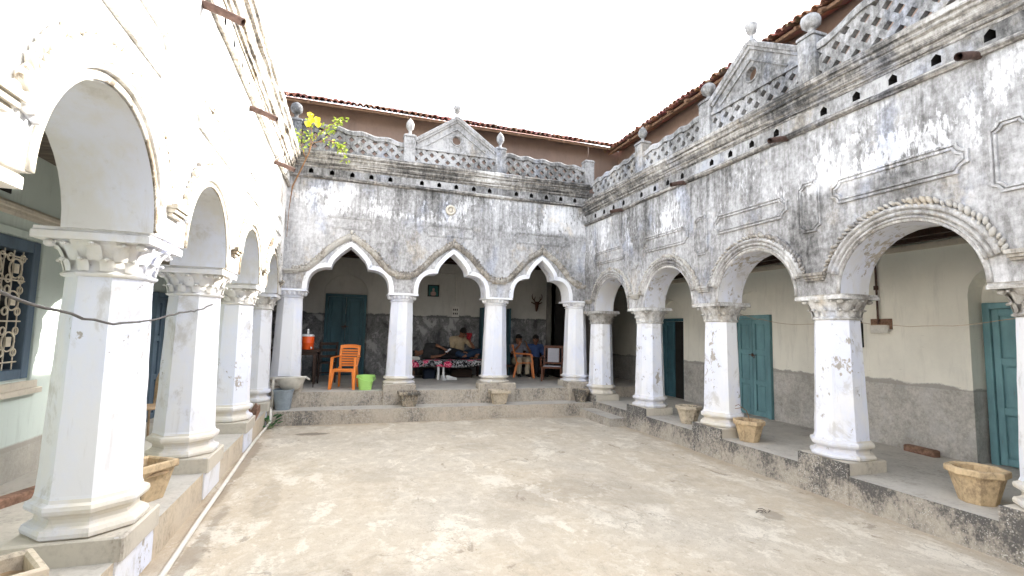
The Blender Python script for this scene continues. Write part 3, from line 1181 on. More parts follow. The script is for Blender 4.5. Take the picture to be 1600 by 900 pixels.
def lattice(mb, F, u0, u1, z0, top, d0, d1, pitch=.232, bw=.082):
    """two families of crossing diagonal bars, clipped to the panel; top(u) = upper edge"""
    def clip(poly, inside, inter):
        out = []
        for i in range(len(poly)):
            a, b = poly[i - 1], poly[i]
            ia, ib = inside(a), inside(b)
            if ia != ib:
                out.append(inter(a, b))
            if ib:
                out.append(b)
        return out
    zt = max(top(u0), top(u1), top((u0 + u1) / 2)) + .1
    H = zt - z0
    hw = bw * .7071
    for fam in (1, -1):
        n = int((u1 - u0 + H) / pitch) + 3
        for k in range(-2, n):
            ub = u0 + k * pitch - (H if fam > 0 else 0) + (0 if fam > 0 else pitch * .0)
            poly = [(ub - hw, z0), (ub + hw, z0), (ub + hw + H, zt), (ub - hw + H, zt)] if fam > 0 else \
                   [(ub - hw + 0, z0), (ub + hw, z0), (ub + hw - H, zt), (ub - hw - H, zt)]
            for lim, sg in ((u0, 1), (u1, -1)):
                poly = clip(poly, lambda p: (p[0] - lim) * sg >= 0, lambda a, b: (lim, a[1] + (b[1] - a[1]) * (lim - a[0]) / (b[0] - a[0])))
                if len(poly) < 3:
                    break
            if len(poly) < 3:
                continue
            # clip against the upper edge, taken as straight between sampled ends
            tu0, tu1 = top(u0), top(u1)
            g_ = lambda p: p[1] - (tu0 + (tu1 - tu0) * (p[0] - u0) / (u1 - u0))
            poly = clip(poly, lambda p: g_(p) <= 0, lambda a, b: (a[0] + (b[0] - a[0]) * g_(a) / (g_(a) - g_(b)), a[1] + (b[1] - a[1]) * g_(a) / (g_(a) - g_(b))))
            if len(poly) < 3:
                continue
            e = .003 if fam > 0 else 0
            mb.prism(poly, lambda p: F(p[0], d0 + e, p[1]), lambda p: F(p[0], d1 - e, p[1]))


def coping(mb, F, u0, u1, zf, d0, d1, h=.07, n=24):
    vs2 = []
    for i in range(n + 1):
        u = u0 + (u1 - u0) * i / n
        z = zf(u)
        for (d, zz) in ((d0 - .012, z - .04), (d0 - .016, z + h * .5), (d0 + .01, z + h), (d1 - .01, z + h), (d1 + .016, z + h * .5), (d1 + .012, z - .04)):
            vs2.append(F(u, d, zz))
    k = 6
    fs = [(a * k + i, a * k + (i + 1) % k, (a + 1) * k + (i + 1) % k, (a + 1) * k + i) for a in range(n) for i in range(k)]
    fs += [tuple(range(k)), tuple(n * k + i for i in range(k))]
    mb.add(vs2, fs)


PD0, PD1 = .02, .12


def wavy_panel(F, u0, u1, zb, hl, hr, parent, nw=4, amp=.019):
    """open lattice with a scalloped coping that climbs from hl to hr"""
    mb = MB()
    mid = lambda u: zb + hl + (hr - hl) * (3 * ((u - u0) / (u1 - u0)) ** 2 - 2 * ((u - u0) / (u1 - u0)) ** 3)
    lin = lambda u: zb + hl + (hr - hl) * (u - u0) / (u1 - u0)
    lattice(mb, F, u0, u1, zb + .02, lambda u: lin(u) - .02, PD0 + .015, PD1 - .015)
    coping(mb, F, u0, u1, lambda u: lin(u) + amp * (math.sin(2 * PI * nw * (u - u0) / (u1 - u0) - .6)) - .02, PD0, PD1, .065, 40)
    mb.box(tuple(F(u0, PD0, zb - .03)), tuple(F(u1, PD1, zb + .035)))
    return mb.build('parapet_lattice', 'parapet', parent)


def post(F, u, zb, h, parent, fin='bud', fh=.30, w=.24):
    mb = MB()
    a, b = F(u - w / 2, -.03, zb - .04), F(u + w / 2, .19, zb + h - .05)
    lo = (min(a.x, b.x), min(a.y, b.y), a.z)
    hi = (max(a.x, b.x), max(a.y, b.y), b.z)
    mb.bevbox(lo, hi, .015)
    lo = (lo[0] - .012, lo[1] - .012, hi[2] - .002)
    hi = (hi[0] + .012, hi[1] + .012, hi[2] + .05)
    mb.bevbox(lo, hi, .02)
    p = mb.build('parapet_post', 'parapet', parent)
    if fin:
        f = MB()
        c = F(u, .08, zb + h)
        if fin == 'bud':
            pr = [(.055, -.01), (.06, .015), (.035, .035), (.03, .09), (.045, .105), (.075, .14), (.088, .19), (.082, .24), (.055, .29), (.025, .325), (.006, .345)]
        else:
            pr = [(.055, -.01), (.06, .015), (.04, .035), (.038, .085), (.06, .10), (.105, .14), (.12, .20), (.10, .26), (.055, .295), (.03, .31), (.01, .315)]
        s_ = fh / .33
        f.lathe([(r, z * s_) for r, z in pr], 10, tuple(c), wob=.05)
        f.build('finial', 'parapet', p, smooth='all')
    return p


def pediment(F, u0, u1, zb, ze, za, parent):
    """lattice below, gable with moulded edge and a pierced roundel above"""
    mb = MB()
    zl = zb + .36
    uc = (u0 + u1) / 2
    lattice(mb, F, u0, u1, zb + .02, lambda u: zl, PD0 + .015, PD1 - .015)
    mb.box(tuple(F(u0, PD0, zb - .03)), tuple(F(u1, PD1, zb + .035)))
    mb.box(tuple(F(u0, PD0 - .012, zl - .02)), tuple(F(u1, PD1, zl + .03)))
    mb.build('parapet_lattice', 'parapet', parent)
    g2 = MB()
    zc = zl + .03 + (za - zl) * .33
    rr = .095
    circ = [(uc + rr * math.cos(2 * PI * i / 20), zc + rr * math.sin(2 * PI * i / 20)) for i in range(20)]
    outer = [(u0, zl + .028), (u1, zl + .028), (u1, ze), (uc, za), (u0, ze)]
    g2.holed(outer, [circ], lambda p: F(p[0], PD0 + .02, p[1]), lambda p: F(p[0], PD1 - .01, p[1]))
    g2.holed(outer, [circ], lambda p: F(p[0], PD1 - .01, p[1]))
    # roundel ring
    ring = [F(uc + (rr + .015) * math.cos(2 * PI * i / 20), PD0 + .018, zc + (rr + .015) * math.sin(2 * PI * i / 20)) for i in range(20)]
    g2.tube(ring, .017, 6, closed=True)
    # raking mouldings
    for sg in (0, 1):
        ua = u0 if sg == 0 else u1
        pts = [(ua, ze), (uc, za)] if sg == 0 else [(uc, za), (ua, ze)]
        path = with_normals(pts)
        F2 = lambda u, d, z: F(u, d + PD0, z)
        sweep_profile(g2, F2, path, [(-.06, -.05), (-.055, .012), (-.02, .02), (-.015, .04), (.035, .055), (.05, .05), (.06, -.08), (0, -.10)])
        # inner triangle fillet
        a = (ua + (uc - ua) * .24, zl + .07)
        b = (uc, za - .22)
        p2 = [a, b] if sg == 0 else [b, a]
        sweep_profile(g2, F2, with_normals(p2), [(-.012, -.03), (-.010, .004), (.010, .004), (.012, -.03)])
    p = g2.build('pediment', 'parapet', parent)
    f = MB()
    c = F(uc, .06, za + .03)
    f.lathe([(.06, -.04), (.065, .03), (.03, .06), (.028, .12), (.06, .14), (.078, .19), (.095, .26), (.08, .275), (.06, .22), (.01, .20)], 10, tuple(c), wob=.12)
    f.build('finial', 'parapet', p, smooth='all')


PB = CORN_R + .015
posts_r = [-1.35, .47, 2.40, 4.30, 6.12, 7.97]
for u in posts_r:
    post(FR, u, PB, .65, right, 'ball' if u in (4.30, 6.12) else 'bud', .31)
pediment(FR, 4.42, 6.0, PB, PB + .52, PB + 1.06, right)
wavy_panel(FR, 6.24, 7.85, PB, .42, .40, right, 4)
wavy_panel(FR, 8.09, 9.95, PB, .46, .40, right, 5)
wavy_panel(FR, 2.52, 4.18, PB, .78, .47, right, 2, .03)
wavy_panel(FR, .59, 2.28, PB, .47, .78, right, 2, .03)
pediment(FR, -1.23, .35, PB, PB + .52, PB + 1.06, right)

# spouts
for y in (2.62, 4.62, 6.60, 8.55):
    q = MB()
    pr = [(.0, .045), (.36, .045)]
    q.tube([(XR + .05, y, LEDGE_R + .03), (XR - .12, y - .005, LEDGE_R - .002), (XR - .30, y - .012, LEDGE_R - .055)], .036, 10, cap=False)
    q.tube([(XR + .05, y, LEDGE_R + .03), (XR - .12, y - .005, LEDGE_R - .002), (XR - .298, y - .012, LEDGE_R - .055)], .028, 10, cap=False)
    q.build('drain_spout', 'rust', right, smooth='all')

# terrace slab, upper wall, ceiling, inner wall
ZC_R = 3.17
q = MB()
q.box((XR + TH - .01, Y0, ZC_R + .10), (7.9, 14.2, CORN_R - .03))
q.build('terrace_slab', 'interior', right)
q = MB()
q.box((6.62, Y0, CORN_R - .04), (6.9, 11.2, 6.65))
q.build('upper_wall', 'brown_plaster', right)
q = MB()
q.box((XR + TH - .005, Y0, ZC_R + .03), (7.32, Y1, ZC_R + .09))
q.build('ceiling', 'ceiling_wood', right)
for x in (5.9, 6.35, 6.8, 7.15):
    q = MB()
    q.box((x - .04, Y0, ZC_R - .075), (x + .04, Y1, ZC_R + .032))
    q.build('ceiling_beam', 'dark_wood', right)
q = MB()
q.box((7.245, Y0, ZC_R - .16), (7.305, Y1, ZC_R - .09))
q.build('wall_moulding', 'plinth', right)

# inner wall with arched door niches
XI = 7.3
doors_r = [(9.93, .43, .30), (7.43, .43, .10), (3.40, .56, .27), (-.6, .5, .2)]


def niche_outline(u, w, z0, zs, r):
    return [(u - w, z0), (u + w, z0)] + [(u + w * math.cos(PI * i / 12), zs + r * math.sin(PI * i / 12)) for i in range(13)]


def niche_wall(F, u0, u1, z0, z1, niches, mat, parent, thick=.34, name='inner_wall'):
    mb_ = MB()
    hol = [niche_outline(*nn[:5]) for nn in niches]
    # cells side by side keep the tessellation clean
    order = sorted(range(len(niches)), key=lambda i: niches[i][0])
    cuts = [u0] + [(niches[a][0] + niches[b][0]) / 2 for a, b in zip(order, order[1:])] + [u1]
    for k, i in enumerate(order):
        a, b = cuts[k], cuts[k + 1]
        o = hol[i]
        # floor edge: notch outline into the cell's boundary
        outer = [(a, z0), (o[0][0], z0)] + [(o[0][0], o[0][1] + .0)] + list(reversed(o[2:])) + [(o[1][0], z0), (b, z0), (b, z1), (a, z1)]
        outer2 = [outer[0], (o[0][0], z0)] + [p for p in reversed(o[2:])] + [(o[1][0], z0), (b, z0), (b, z1), (a, z1)]
        tr = tessellate_polygon([[Vector((p[0], p[1], 0)) for p in outer2]])
        mb_.add([F(p[0], 0, p[1]) for p in outer2], [tuple(t) for t in tr])
        dep = niches[i][5]
        rim = [(o[0][0], z0)] + list(reversed(o[2:])) + [(o[1][0], z0)]
        n = len(rim)
        mb_.add([F(p[0], 0, p[1]) for p in rim] + [F(p[0], dep, p[1]) for p in rim], [(j, j + 1, n + j + 1, n + j) for j in range(n - 1)])
        # back of the niche
        tr = tessellate_polygon([[Vector((p[0], p[1], 0)) for p in rim]])
        mb_.add([F(p[0], dep, p[1]) for p in rim], [tuple(t) for t in tr])
    return mb_.build(name, mat, parent)


def FRi(u, d, z):
    return Vector((XI + d, u, z))


niche_wall(FRi, Y0, Y1, FZ - .01, ZC_R + .05, [(9.93, .50, FZ - .01, 2.25, .38, .16), (7.43, .50, FZ - .01, 2.25, .40, .05), (3.40, .56, FZ - .01, 2.36, .42, .27), (-.6, .5, FZ - .01, 2.3, .4, .2)], 'inner_right', right)
q = MB()
q.box((7.62, Y0, 0), (7.9, Y1 + 1.2, 4.4))
q.box((5.6, Y1, 0), (7.9, Y1 + .3, 4.4))
q.build('outer_wall', 'interior', right)


def door(F, uc, w, z0, h, parent, mat, leaves=2, open_leaf=None, frame=.075, panels=(.30, .30, .30), latch=True):
    """frame is the part; leaves and latch its sub-parts. F depth 0 = plane the frame stands on"""
    fr = MB()
    def bx(mb_, ua, ub, da, db, za, zb):
        a, b = F(ua, da, za), F(ub, db, zb)
        mb_.bevbox((min(a.x, b.x), min(a.y, b.y), za), (max(a.x, b.x), max(a.y, b.y), zb), .006)
    bx(fr, uc - w, uc - w + frame, -.06, .04, z0, z0 + h)
    bx(fr, uc + w - frame, uc + w, -.06, .04, z0, z0 + h)
    bx(fr, uc - w + frame - .002, uc + w - frame + .002, -.058, .038, z0 + h - frame, z0 + h - .002)
    fo = fr.build('door', mat, parent)
    iw = w - frame
    lw = 2 * iw / leaves
    for k in range(leaves):
        ua, ub = uc - iw + k * lw + .004, uc - iw + (k + 1) * lw - .004
        if open_leaf is not None and k == open_leaf:
            continue
        lf = MB()
        bx(lf, ua, ub, .004, .02, z0 + .012, z0 + h - frame - .004)
        sw = .07
        zt = z0 + h - frame - .004
        tot = zt - z0 - .012
        zz = z0 + .012
        bx(lf, ua, ua + sw, -.03, .006, zz, zt)
        bx(lf, ub - sw, ub, -.03, .006, zz, zt)
        nP = len(panels)
        rail = .085
        ph_ = (tot - rail * (nP + 1)) / nP
        for r_ in range(nP + 1):
            za = zz + r_ * (ph_ + rail)
            bx(lf, ua + sw - .001, ub - sw + .001, -.028, .006, za, za + rail)
        for r_ in range(nP):
            za = zz + rail + r_ * (ph_ + rail)
            bx(lf, ua + sw + .022, ub - sw - .022, -.014, .006, za + .022, za + ph_ - .022)
        lf.build('door_leaf', mat, fo)
    if latch:
        lt = MB()
        zc = z0 + h * .60
        lt.tube([tuple(F(uc - .10, -.045, zc)), tuple(F(uc + .07, -.045, zc))], .009, 6)
        lt.bevbox(*[(tuple(min(a, b) for a, b in zip(F(uc - .03, -.04, zc - .03), F(uc + .02, -.028, zc + .03)))), (tuple(max(a, b) for a, b in zip(F(uc - .03, -.04, zc - .03), F(uc + .02, -.028, zc + .03))))], r=.003)
        ringp = [F(uc - .05 + .022 * math.cos(2 * PI * i / 10), -.046, zc - .035 + .022 * math.sin(2 * PI * i / 10)) for i in range(10)]
        lt.tube([tuple(p) for p in ringp], .005, 5, closed=True)
        lt.build('latch', 'rust', fo)
    return fo


door(lambda u, d, z: Vector((XI + .045 + d, u, z)), 7.43, .44, FZ, 1.89, right, 'teal')
door(lambda u, d, z: Vector((XI + .155 + d, u, z)), 9.93, .44, FZ, 1.88, right, 'teal_dark', open_leaf=0, latch=False)
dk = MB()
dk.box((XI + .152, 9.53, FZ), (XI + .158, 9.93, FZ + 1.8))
dk.build('doorway_shade_sheet', 'dark', right)  # near-black sheet painted in for the unlit room behind the open leaf
door(lambda u, d, z: Vector((XI + .255 + d, u, z)), 3.40, .53, FZ, 1.96, right, 'teal')

# ------------------------------------------------------------------ BACK WING
ZB1, ZB2 = .263, .543
XB0, XB1 = -3.2, 5.62
q = MB()
q.box((-1.42, 9.765, -.1), (5.178, 10.3, ZB1))
sb = q.build('step', ['riser_back', 'floor_cement'], back)
for p in sb.data.polygons:
    p.material_index = 1 if p.normal.z > .5 else 0
YI = 13.6
q = MB()
q.box((XB0, 10.225, -.1), (7.25, 14.2, ZB2))
sb = q.build('veranda_floor', ['riser_back', 'floor_cement'], back)
for p in sb.data.polygons:
    p.material_index = 1 if p.normal.z > .5 else 0
cols_b = [-1.13, 1.025, 3.09, 5.07]
for i, xc in enumerate(cols_b):
    make_column('octagon', back, (xc, 10.50, ZB2), .13, .285, 1.81, 1.94, 1.98, .262, .218, .61, ('column_back', 'plinth', 'base', 'column_back'), 0, (0, -1))
    w = (.30, .33, .42, .33)[i]
    q = MB()
    q.bevbox((xc - w, 10.183, ZB1 - .01), (xc + w, 10.45, ZB2 + .128), .012)
    q.build('plinth_facing', 'riser_back', back)
ZSB = ZB2 + 1.98
LEDGE_B, CORN_B = 4.73, 5.28
ar_b = [(-.045, .785), (2.05, .735), (4.09, .685)]
wf = MB()
soffits = arcade(wf, FBk, [(u, cusped_arch(w)) for u, w in ar_b], -1.6, 5.30, ZSB - .004, LEDGE_B + .073)
wf.build('arcade_wall', 'wall_back', back)
for ws in soffits:
    ws.build('arch_soffit', 'column', back)
for i, (u, w) in enumerate(ar_b):
    half = (1.07, 1.03, .99)[i]
    cusp_hood(FBk, u, ZSB, back, 'trim', half, i)
    # white archivolt band standing a little proud
    cv = cusped_arch(w)
    band = MB()
    outer = [(u + a * 1.0 + (-.0), ZSB + b) for a, b in cv]
    pn = with_normals(outer)
    sweep_profile(band, FBk, pn, [(-.002, -.01), (-.002, .012), (.085, .012), (.09, -.01)])
    band.build('archivolt', 'column', back)
for xc, w in ((-1.12, .28), (1.01, .36), (3.07, .36), (5.06, .26)):
    bracket(FBk, xc, ZSB + .29, w, back, 'trim', .085, .06)
for (a, b) in ((-.62, .42), (1.38, 2.55), (3.35, 4.75)):
    frame_panel(FBk, a, b, 3.76, 4.02, back, 'wall_back', .09, .04, .012)
rs = MB()
rs.tube([tuple(FBk(1.95 + .085 * math.cos(2 * PI * i / 20), -.01, 4.36 + .085 * math.sin(2 * PI * i / 20))) for i in range(20)], .03, 8, closed=True)
rs.ball(FBk(1.95, 0, 4.36), .05, .03, .05)
rs.build('rosette', 'plinth', back, smooth='all')
linear_mould(FBk, -1.6, 5.2, [(-.01, LEDGE_B + .075), (-.01, LEDGE_B), (.03, LEDGE_B - .002), (.055, LEDGE_B + .022), (.05, LEDGE_B + .05), (.025, LEDGE_B + .072)], 'ledge', 'cornice', back, 40)
holes_b = [-.87, -.48, -.09, .28, .66, 1.31, 1.68, 2.05, 2.44, 2.80, 3.43, 3.79, 4.16, 4.52, 4.88]
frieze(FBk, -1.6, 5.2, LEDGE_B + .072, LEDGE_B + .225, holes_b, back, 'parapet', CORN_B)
CO = LEDGE_B + .225
linear_mould(FBk, -1.6, 5.22, [(-.02, CORN_B), (-.02, CO - .002), (.03, CO), (.034, CO + .025), (.052, CO + .032), (.054, CO + .07), (.075, CO + .085), (.09, CO + .125), (.10, CO + .175),
                               (.125, CO + .19), (.128, CO + .225), (.15, CO + .245), (.155, CO + .29), (.14, CORN_B - .01), (.10, CORN_B + .012), (0, CORN_B + .02)],
             'cornice', 'cornice', back, 60)
PBB = CORN_B + .012
for u, fin in ((-1.21, 'ball'), (1.03, 'bud'), (3.05, 'bud'), (5.27, None)):
    post(FBk, u, PBB, .62, back, fin, .37)
wavy_panel(FBk, -1.09, .91, PBB, .60, .40, back, 4, .02)
pediment(FBk, 1.15, 2.93, PBB, PBB + .50, PBB + 1.12, back)
wavy_panel(FBk, 3.17, 5.15, PBB, .48, .40, back, 5)
q = MB()
q.tube([tuple(FBk(5.27, .08, PBB + .58)), tuple(FBk(5.27, .08, PBB + .98))], .009, 6)
q.build('iron_rod', 'rust', back)

ZC_B = 3.72
q = MB()
q.box((XB0, YB + TH - .01, ZC_B + .1), (5.63, 14.2, CORN_B - .03))
q.build('terrace_slab', 'interior', back)
q = MB()
q.box((XB0 - .5, 11.18, CORN_B - .04), (6.62, 11.4, 6.70))
q.build('upper_wall', 'brown_plaster', back)
q = MB()
q.box((XB0, YB + TH - .005, ZC_B + .03), (5.62, 14.0, ZC_B + .09))
q.build('ceiling', 'ceiling_wood', back)
for y in (11.1, 11.7, 12.3, 12.9, 13.4):
    q = MB()
    q.box((XB0, y - .045, ZC_B - .09), (5.61, y + .045, ZC_B + .032))
    q.build('ceiling_beam', 'dark_wood', back)


def FBi(u, d, z):
    return Vector((u, YI + d, z))


niche_wall(FBi, XB0, 5.62, ZB2 - .01, ZC_B + .05, [(-.11, .56, ZB2 - .01, 2.70, .50, .12), (3.95, .40, ZB2 - .01, 2.3, .25, .20)], 'inner_back', back)
q = MB()
q.box((XB0, 13.98, 0), (5.9, 14.2, 4.6))
q.box((5.60, 10.7, ZB2), (5.9, 12.2, 4.5))
q.box((5.60, 12.95, ZB2), (5.9, 14.0, 4.5))
q.box((5.60, 12.2, 2.6), (5.9, 12.95, 4.5))
q.box((XB0 - .2, 10.3, 0), (XB0, 14.2, 4.6))
q.build('end_wall', 'interior', back)
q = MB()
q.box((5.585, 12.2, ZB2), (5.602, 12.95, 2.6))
q.build('doorway_shade_sheet', 'dark', back)  # near-black sheet across the opening, its darkness put into the colour
door(lambda u, d, z: Vector((u, YI + .11 + d, z)), -.11, .52, ZB2, 2.14, back, 'teal_dark')
door(lambda u, d, z: Vector((u, YI + .19 + d, z)), 3.95, .40, ZB2, 1.95, back, 'teal_dark', open_leaf=1, latch=False)
# the open leaf swung into the veranda
for uu in (3.55, 4.36):
    q = MB()
    q.bevbox((uu - .02, YI - .34, ZB2 + .01), (uu + .02, YI - .01, ZB2 + 1.9), .006)
    q.bevbox((uu - .028, YI - .30, ZB2 + .2), (uu + .028, YI - .06, ZB2 + .85), .006)
    q.bevbox((uu - .028, YI - .30, ZB2 + 1.0), (uu + .028, YI - .06, ZB2 + 1.75), .006)
    q.build('door_leaf', 'teal_dark', back)

# ------------------------------------------------------------------ LEFT WING
LZ = .285
cols_l = [-1.83, .16, 2.15, 4.14, 6.13, 8.10, 10.0]
q = MB()
q.box((-3.4, Y0, -.2), (-1.335, 10.24, LZ))
pf = q.build('veranda_floor', ['riser_left', 'floor_cement'], left)
for p in pf.data.polygons:
    p.material_index = 1 if p.normal.z > .5 else 0
for yc in cols_l:
    make_column('octagon', left, (-1.612, yc, LZ), .15, .385, 1.80, 2.03, 2.105, .257, .224, .64, ('column_left', 'plinth', 'base', 'capital_left'), 1, (1, 0))
    q = MB()
    q.box((-1.345, yc - .316, .02), (-1.27 - .052, yc + .316, LZ + .146))
    q.build('plinth_facing', 'column_left', left)
ZSL = LZ + 2.105
LEDGE_L, CORN_L = 4.50, 5.20
bl = [((a + b) / 2) for a, b in zip(cols_l, cols_l[1:])]
wf = MB()
soffits = arcade(wf, FL, [(u, round_arch((b - a) / 2 - .335)) for u, a, b in zip(bl, cols_l, cols_l[1:])], Y0, 10.6, ZSL - .004, LEDGE_L + .073, .50)
wf.build('arcade_wall', 'wall_left', left)
for ws in soffits:
    ws.build('arch_soffit', 'soffit_left', left, smooth='all')
for i, u in enumerate(bl):
    if u < .9:
        continue
    round_hood(FL, u, ZSL, .80, left, ['wall_left', 'trim_left'], 16, 20 + i)
    lip = MB()
    rw = (cols_l[i + 1] - cols_l[i]) / 2 - .335
    pts = [(u - math.cos(R(a)) * (rw + .014), ZSL + math.sin(R(a)) * (rw + .014)) for a in range(0, 181, 6)]
    sweep_profile(lip, FL, with_normals(pts), [(-.014, -.01), (-.012, .014), (.02, .018), (.035, -.002)])
    lip.build('arch_lip', 'trim_left', left, smooth='all')
for yc in cols_l[2:]:
    bracket(FL, yc, ZSL + .165, .27, left, 'trim_left')
for u in bl[2:]:
    frame_panel(FL, u - .66, u + .66, 3.42, 3.75, left, 'wall_left', .085, .05)
linear_mould(FL, Y0, 10.2, [(-.01, LEDGE_L + .075), (-.01, LEDGE_L), (.03, LEDGE_L - .002), (.05, LEDGE_L + .022), (.045, LEDGE_L + .05), (.02, LEDGE_L + .072)], 'ledge', 'cornice_left', left, 60)
holes_l = [-3 + .4 * i for i in range(33)]
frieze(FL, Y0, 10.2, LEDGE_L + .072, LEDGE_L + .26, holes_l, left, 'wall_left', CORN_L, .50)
CO = LEDGE_L + .26
linear_mould(FL, Y0, 10.2, [(-.02, CORN_L), (-.02, CO - .002), (.04, CO), (.045, CO + .03), (.07, CO + .04), (.075, CO + .09), (.10, CO + .105), (.115, CO + .16), (.13, CO + .23),
                            (.165, CO + .25), (.17, CO + .30), (.20, CO + .32), (.21, CO + .40), (.20, CORN_L - .01), (.16, CORN_L + .012), (0, CORN_L + .02)],
             'cornice', 'cornice_left', left, 90)
for y in (2.5, 4.42, 6.42, 8.45):
    q = MB()
    q.tube([(XL - .05, y, LEDGE_L - .07), (XL + .12, y - .01, LEDGE_L - .115), (XL + .31, y - .03, LEDGE_L - .19)], .034, 10, cap=False)
    q.tube([(XL - .05, y, LEDGE_L - .07), (XL + .12, y - .01, LEDGE_L - .115), (XL + .308, y - .03, LEDGE_L - .19)], .027, 10, cap=False)
    q.build('drain_spout', 'rust', left, smooth='all')
q = MB()
q.box((-3.3, Y0, 3.45), (XL - .49, 10.6, CORN_L - .03))
q.build('terrace_slab', 'interior', left)
q = MB()
q.box((-3.3, Y0, 3.38), (XL - .495, 10.6, 3.44))
q.build('ceiling', 'ceiling_wood', left)
XLI = -2.95


def FLi(u, d, z):
    return Vector((XLI - d, u, z))


# inner wall with a window opening
q = MB()
wy0, wy1, wz0, wz1 = 4.62, 6.0, 1.24, 2.55
dy0, dy1 = 9.0, 9.8
q.holed([(Y0, LZ - .01), (10.6, LZ - .01), (10.6, 3.4), (Y0, 3.4)],
        [[(wy0, wz0), (wy1, wz0), (wy1, wz1), (wy0, wz1)]], lambda p: FLi(p[0], 0, p[1]), lambda p: FLi(p[0], .25, p[1]))
q.build('inner_wall', 'inner_left', left)
q = MB()
q.box((-3.9, Y0, 0), (-3.6, 14.2, 5.1))
q.box((-3.6, wy0 - .3, .9), (-3.58, wy1 + .3, 3.0))
q.box((-3.6, 10.6, 0), (-1.7, 10.9, 5.0))
q.build('outer_wall', 'dark', left)
linear_mould(FLi, Y0, 10.3, [(-.01, 2.86), (-.01, 2.74), (.02, 2.738), (.03, 2.76), (.03, 2.79), (.045, 2.80), (.045, 2.83), (.02, 2.855)], 'wall_moulding', 'plinth', left)
# window
w = MB()
def lb(mb_, ua, ub, da, db, za, zb, r=.006):
    a, b = FLi(ua, da, za), FLi(ub, db, zb)
    mb_.bevbox((min(a.x, b.x), min(a.y, b.y), za), (max(a.x, b.x), max(a.y, b.y), zb), r)
lb(w, wy0, wy0 + .11, -.02, .14, wz0, wz1)
lb(w, wy1 - .11, wy1, -.02, .14, wz0, wz1)
lb(w, wy0 + .108, wy1 - .108, -.018, .138, wz1 - .11, wz1 - .002)
lb(w, wy0 + .108, wy1 - .108, -.018, .138, wz0 + .002, wz0 + .09)
for k in range(1, 3):
    lb(w, wy0 + .11 + k * .39 - .025, wy0 + .11 + k * .39 + .025, .05, .12, wz0 + .088, wz1 - .108)
win = w.build('window', 'blue_frame', left)
w = MB()
lb(w, wy0 - .16, wy1 + .14, -.035, .01, wz0 - .10, wz0 - .03)
lb(w, wy0 - .20, wy1 + .18, -.06, .01, wz0 - .155, wz0 - .102)
w.build('sill', 'plinth', win)
w = MB()
lb(w, wy0 - .12, wy0 - .02, -.03, .01, wz0 - .03, wz1 + .08)
lb(w, wy1 + .02, wy1 + .12, -.03, .01, wz0 - .03, wz1 + .08)
lb(w, wy0 - .02, wy1 + .02, -.028, .01, wz1 + .01, wz1 + .08)
w.build('window_surround', 'inner_left', win)
w = MB()
for z in (1.40, 1.78, 2.16, 2.38):
    w.tube([FLi(wy0 + .10, .03, z), FLi(wy1 - .10, .03, z)], .008, 6)
for k in range(9):
    u = wy0 + .16 + k * .133
    w.tube([FLi(u, .035, wz0 + .09), FLi(u, .035, wz1 - .11)], .006, 5)
for cz in (1.59, 1.97, 2.27):
    for k in range(4):
        u = wy0 + .25 + k * .29
        for (rr, ou, oz) in ((.09, 0, 0), (.035, .09, .10), (.035, -.09, .10), (.035, .09, -.10), (.035, -.09, -.10)):
            w.tube([tuple(FLi(u + ou + rr * math.cos(2 * PI * i / 14), .028, cz + oz + rr * math.sin(2 * PI * i / 14))) for i in range(14)], .008, 5, closed=True)
        w.bevbox(*[tuple(f(a, b) for a, b in zip(FLi(u - .035, .018, cz - .045), FLi(u + .035, .03, cz + .045))) for f in (min, max)], r=.003)
w.build('grille', 'cream_iron', win)
w = MB()
lb(w, wy0 + .1, wy1 - .1, .125, .135, wz0 + .08, wz1 - .1)
w.build('pane', 'glass_dark', win)
w = MB()
lb(w, 4.95, 5.50, -.01, .02, 2.92, 3.12)
w.build('ventilator', 'dark', left)
# shuttered opening further along: pale frame and teal edge
door(lambda u, d, z: Vector((XLI + .03 - d * -1, u, z)) if False else Vector((XLI + .03 - d, u, z)), 9.35, .40, LZ, 2.0, left, 'blue_frame', latch=False)

# unseen plain wall added behind the viewer to cut low sky light
fr = thing('arcaded_wing', 'unseen plain weathered wall added behind the viewer to block low sky light', 'building', (2, -5, 0), world_parts=True)
q = MB()
q.box((-3.4, -5.4, -.1), (7.9, -4.62, 5.3))
q.build('arcade_wall', 'wall_back', fr)

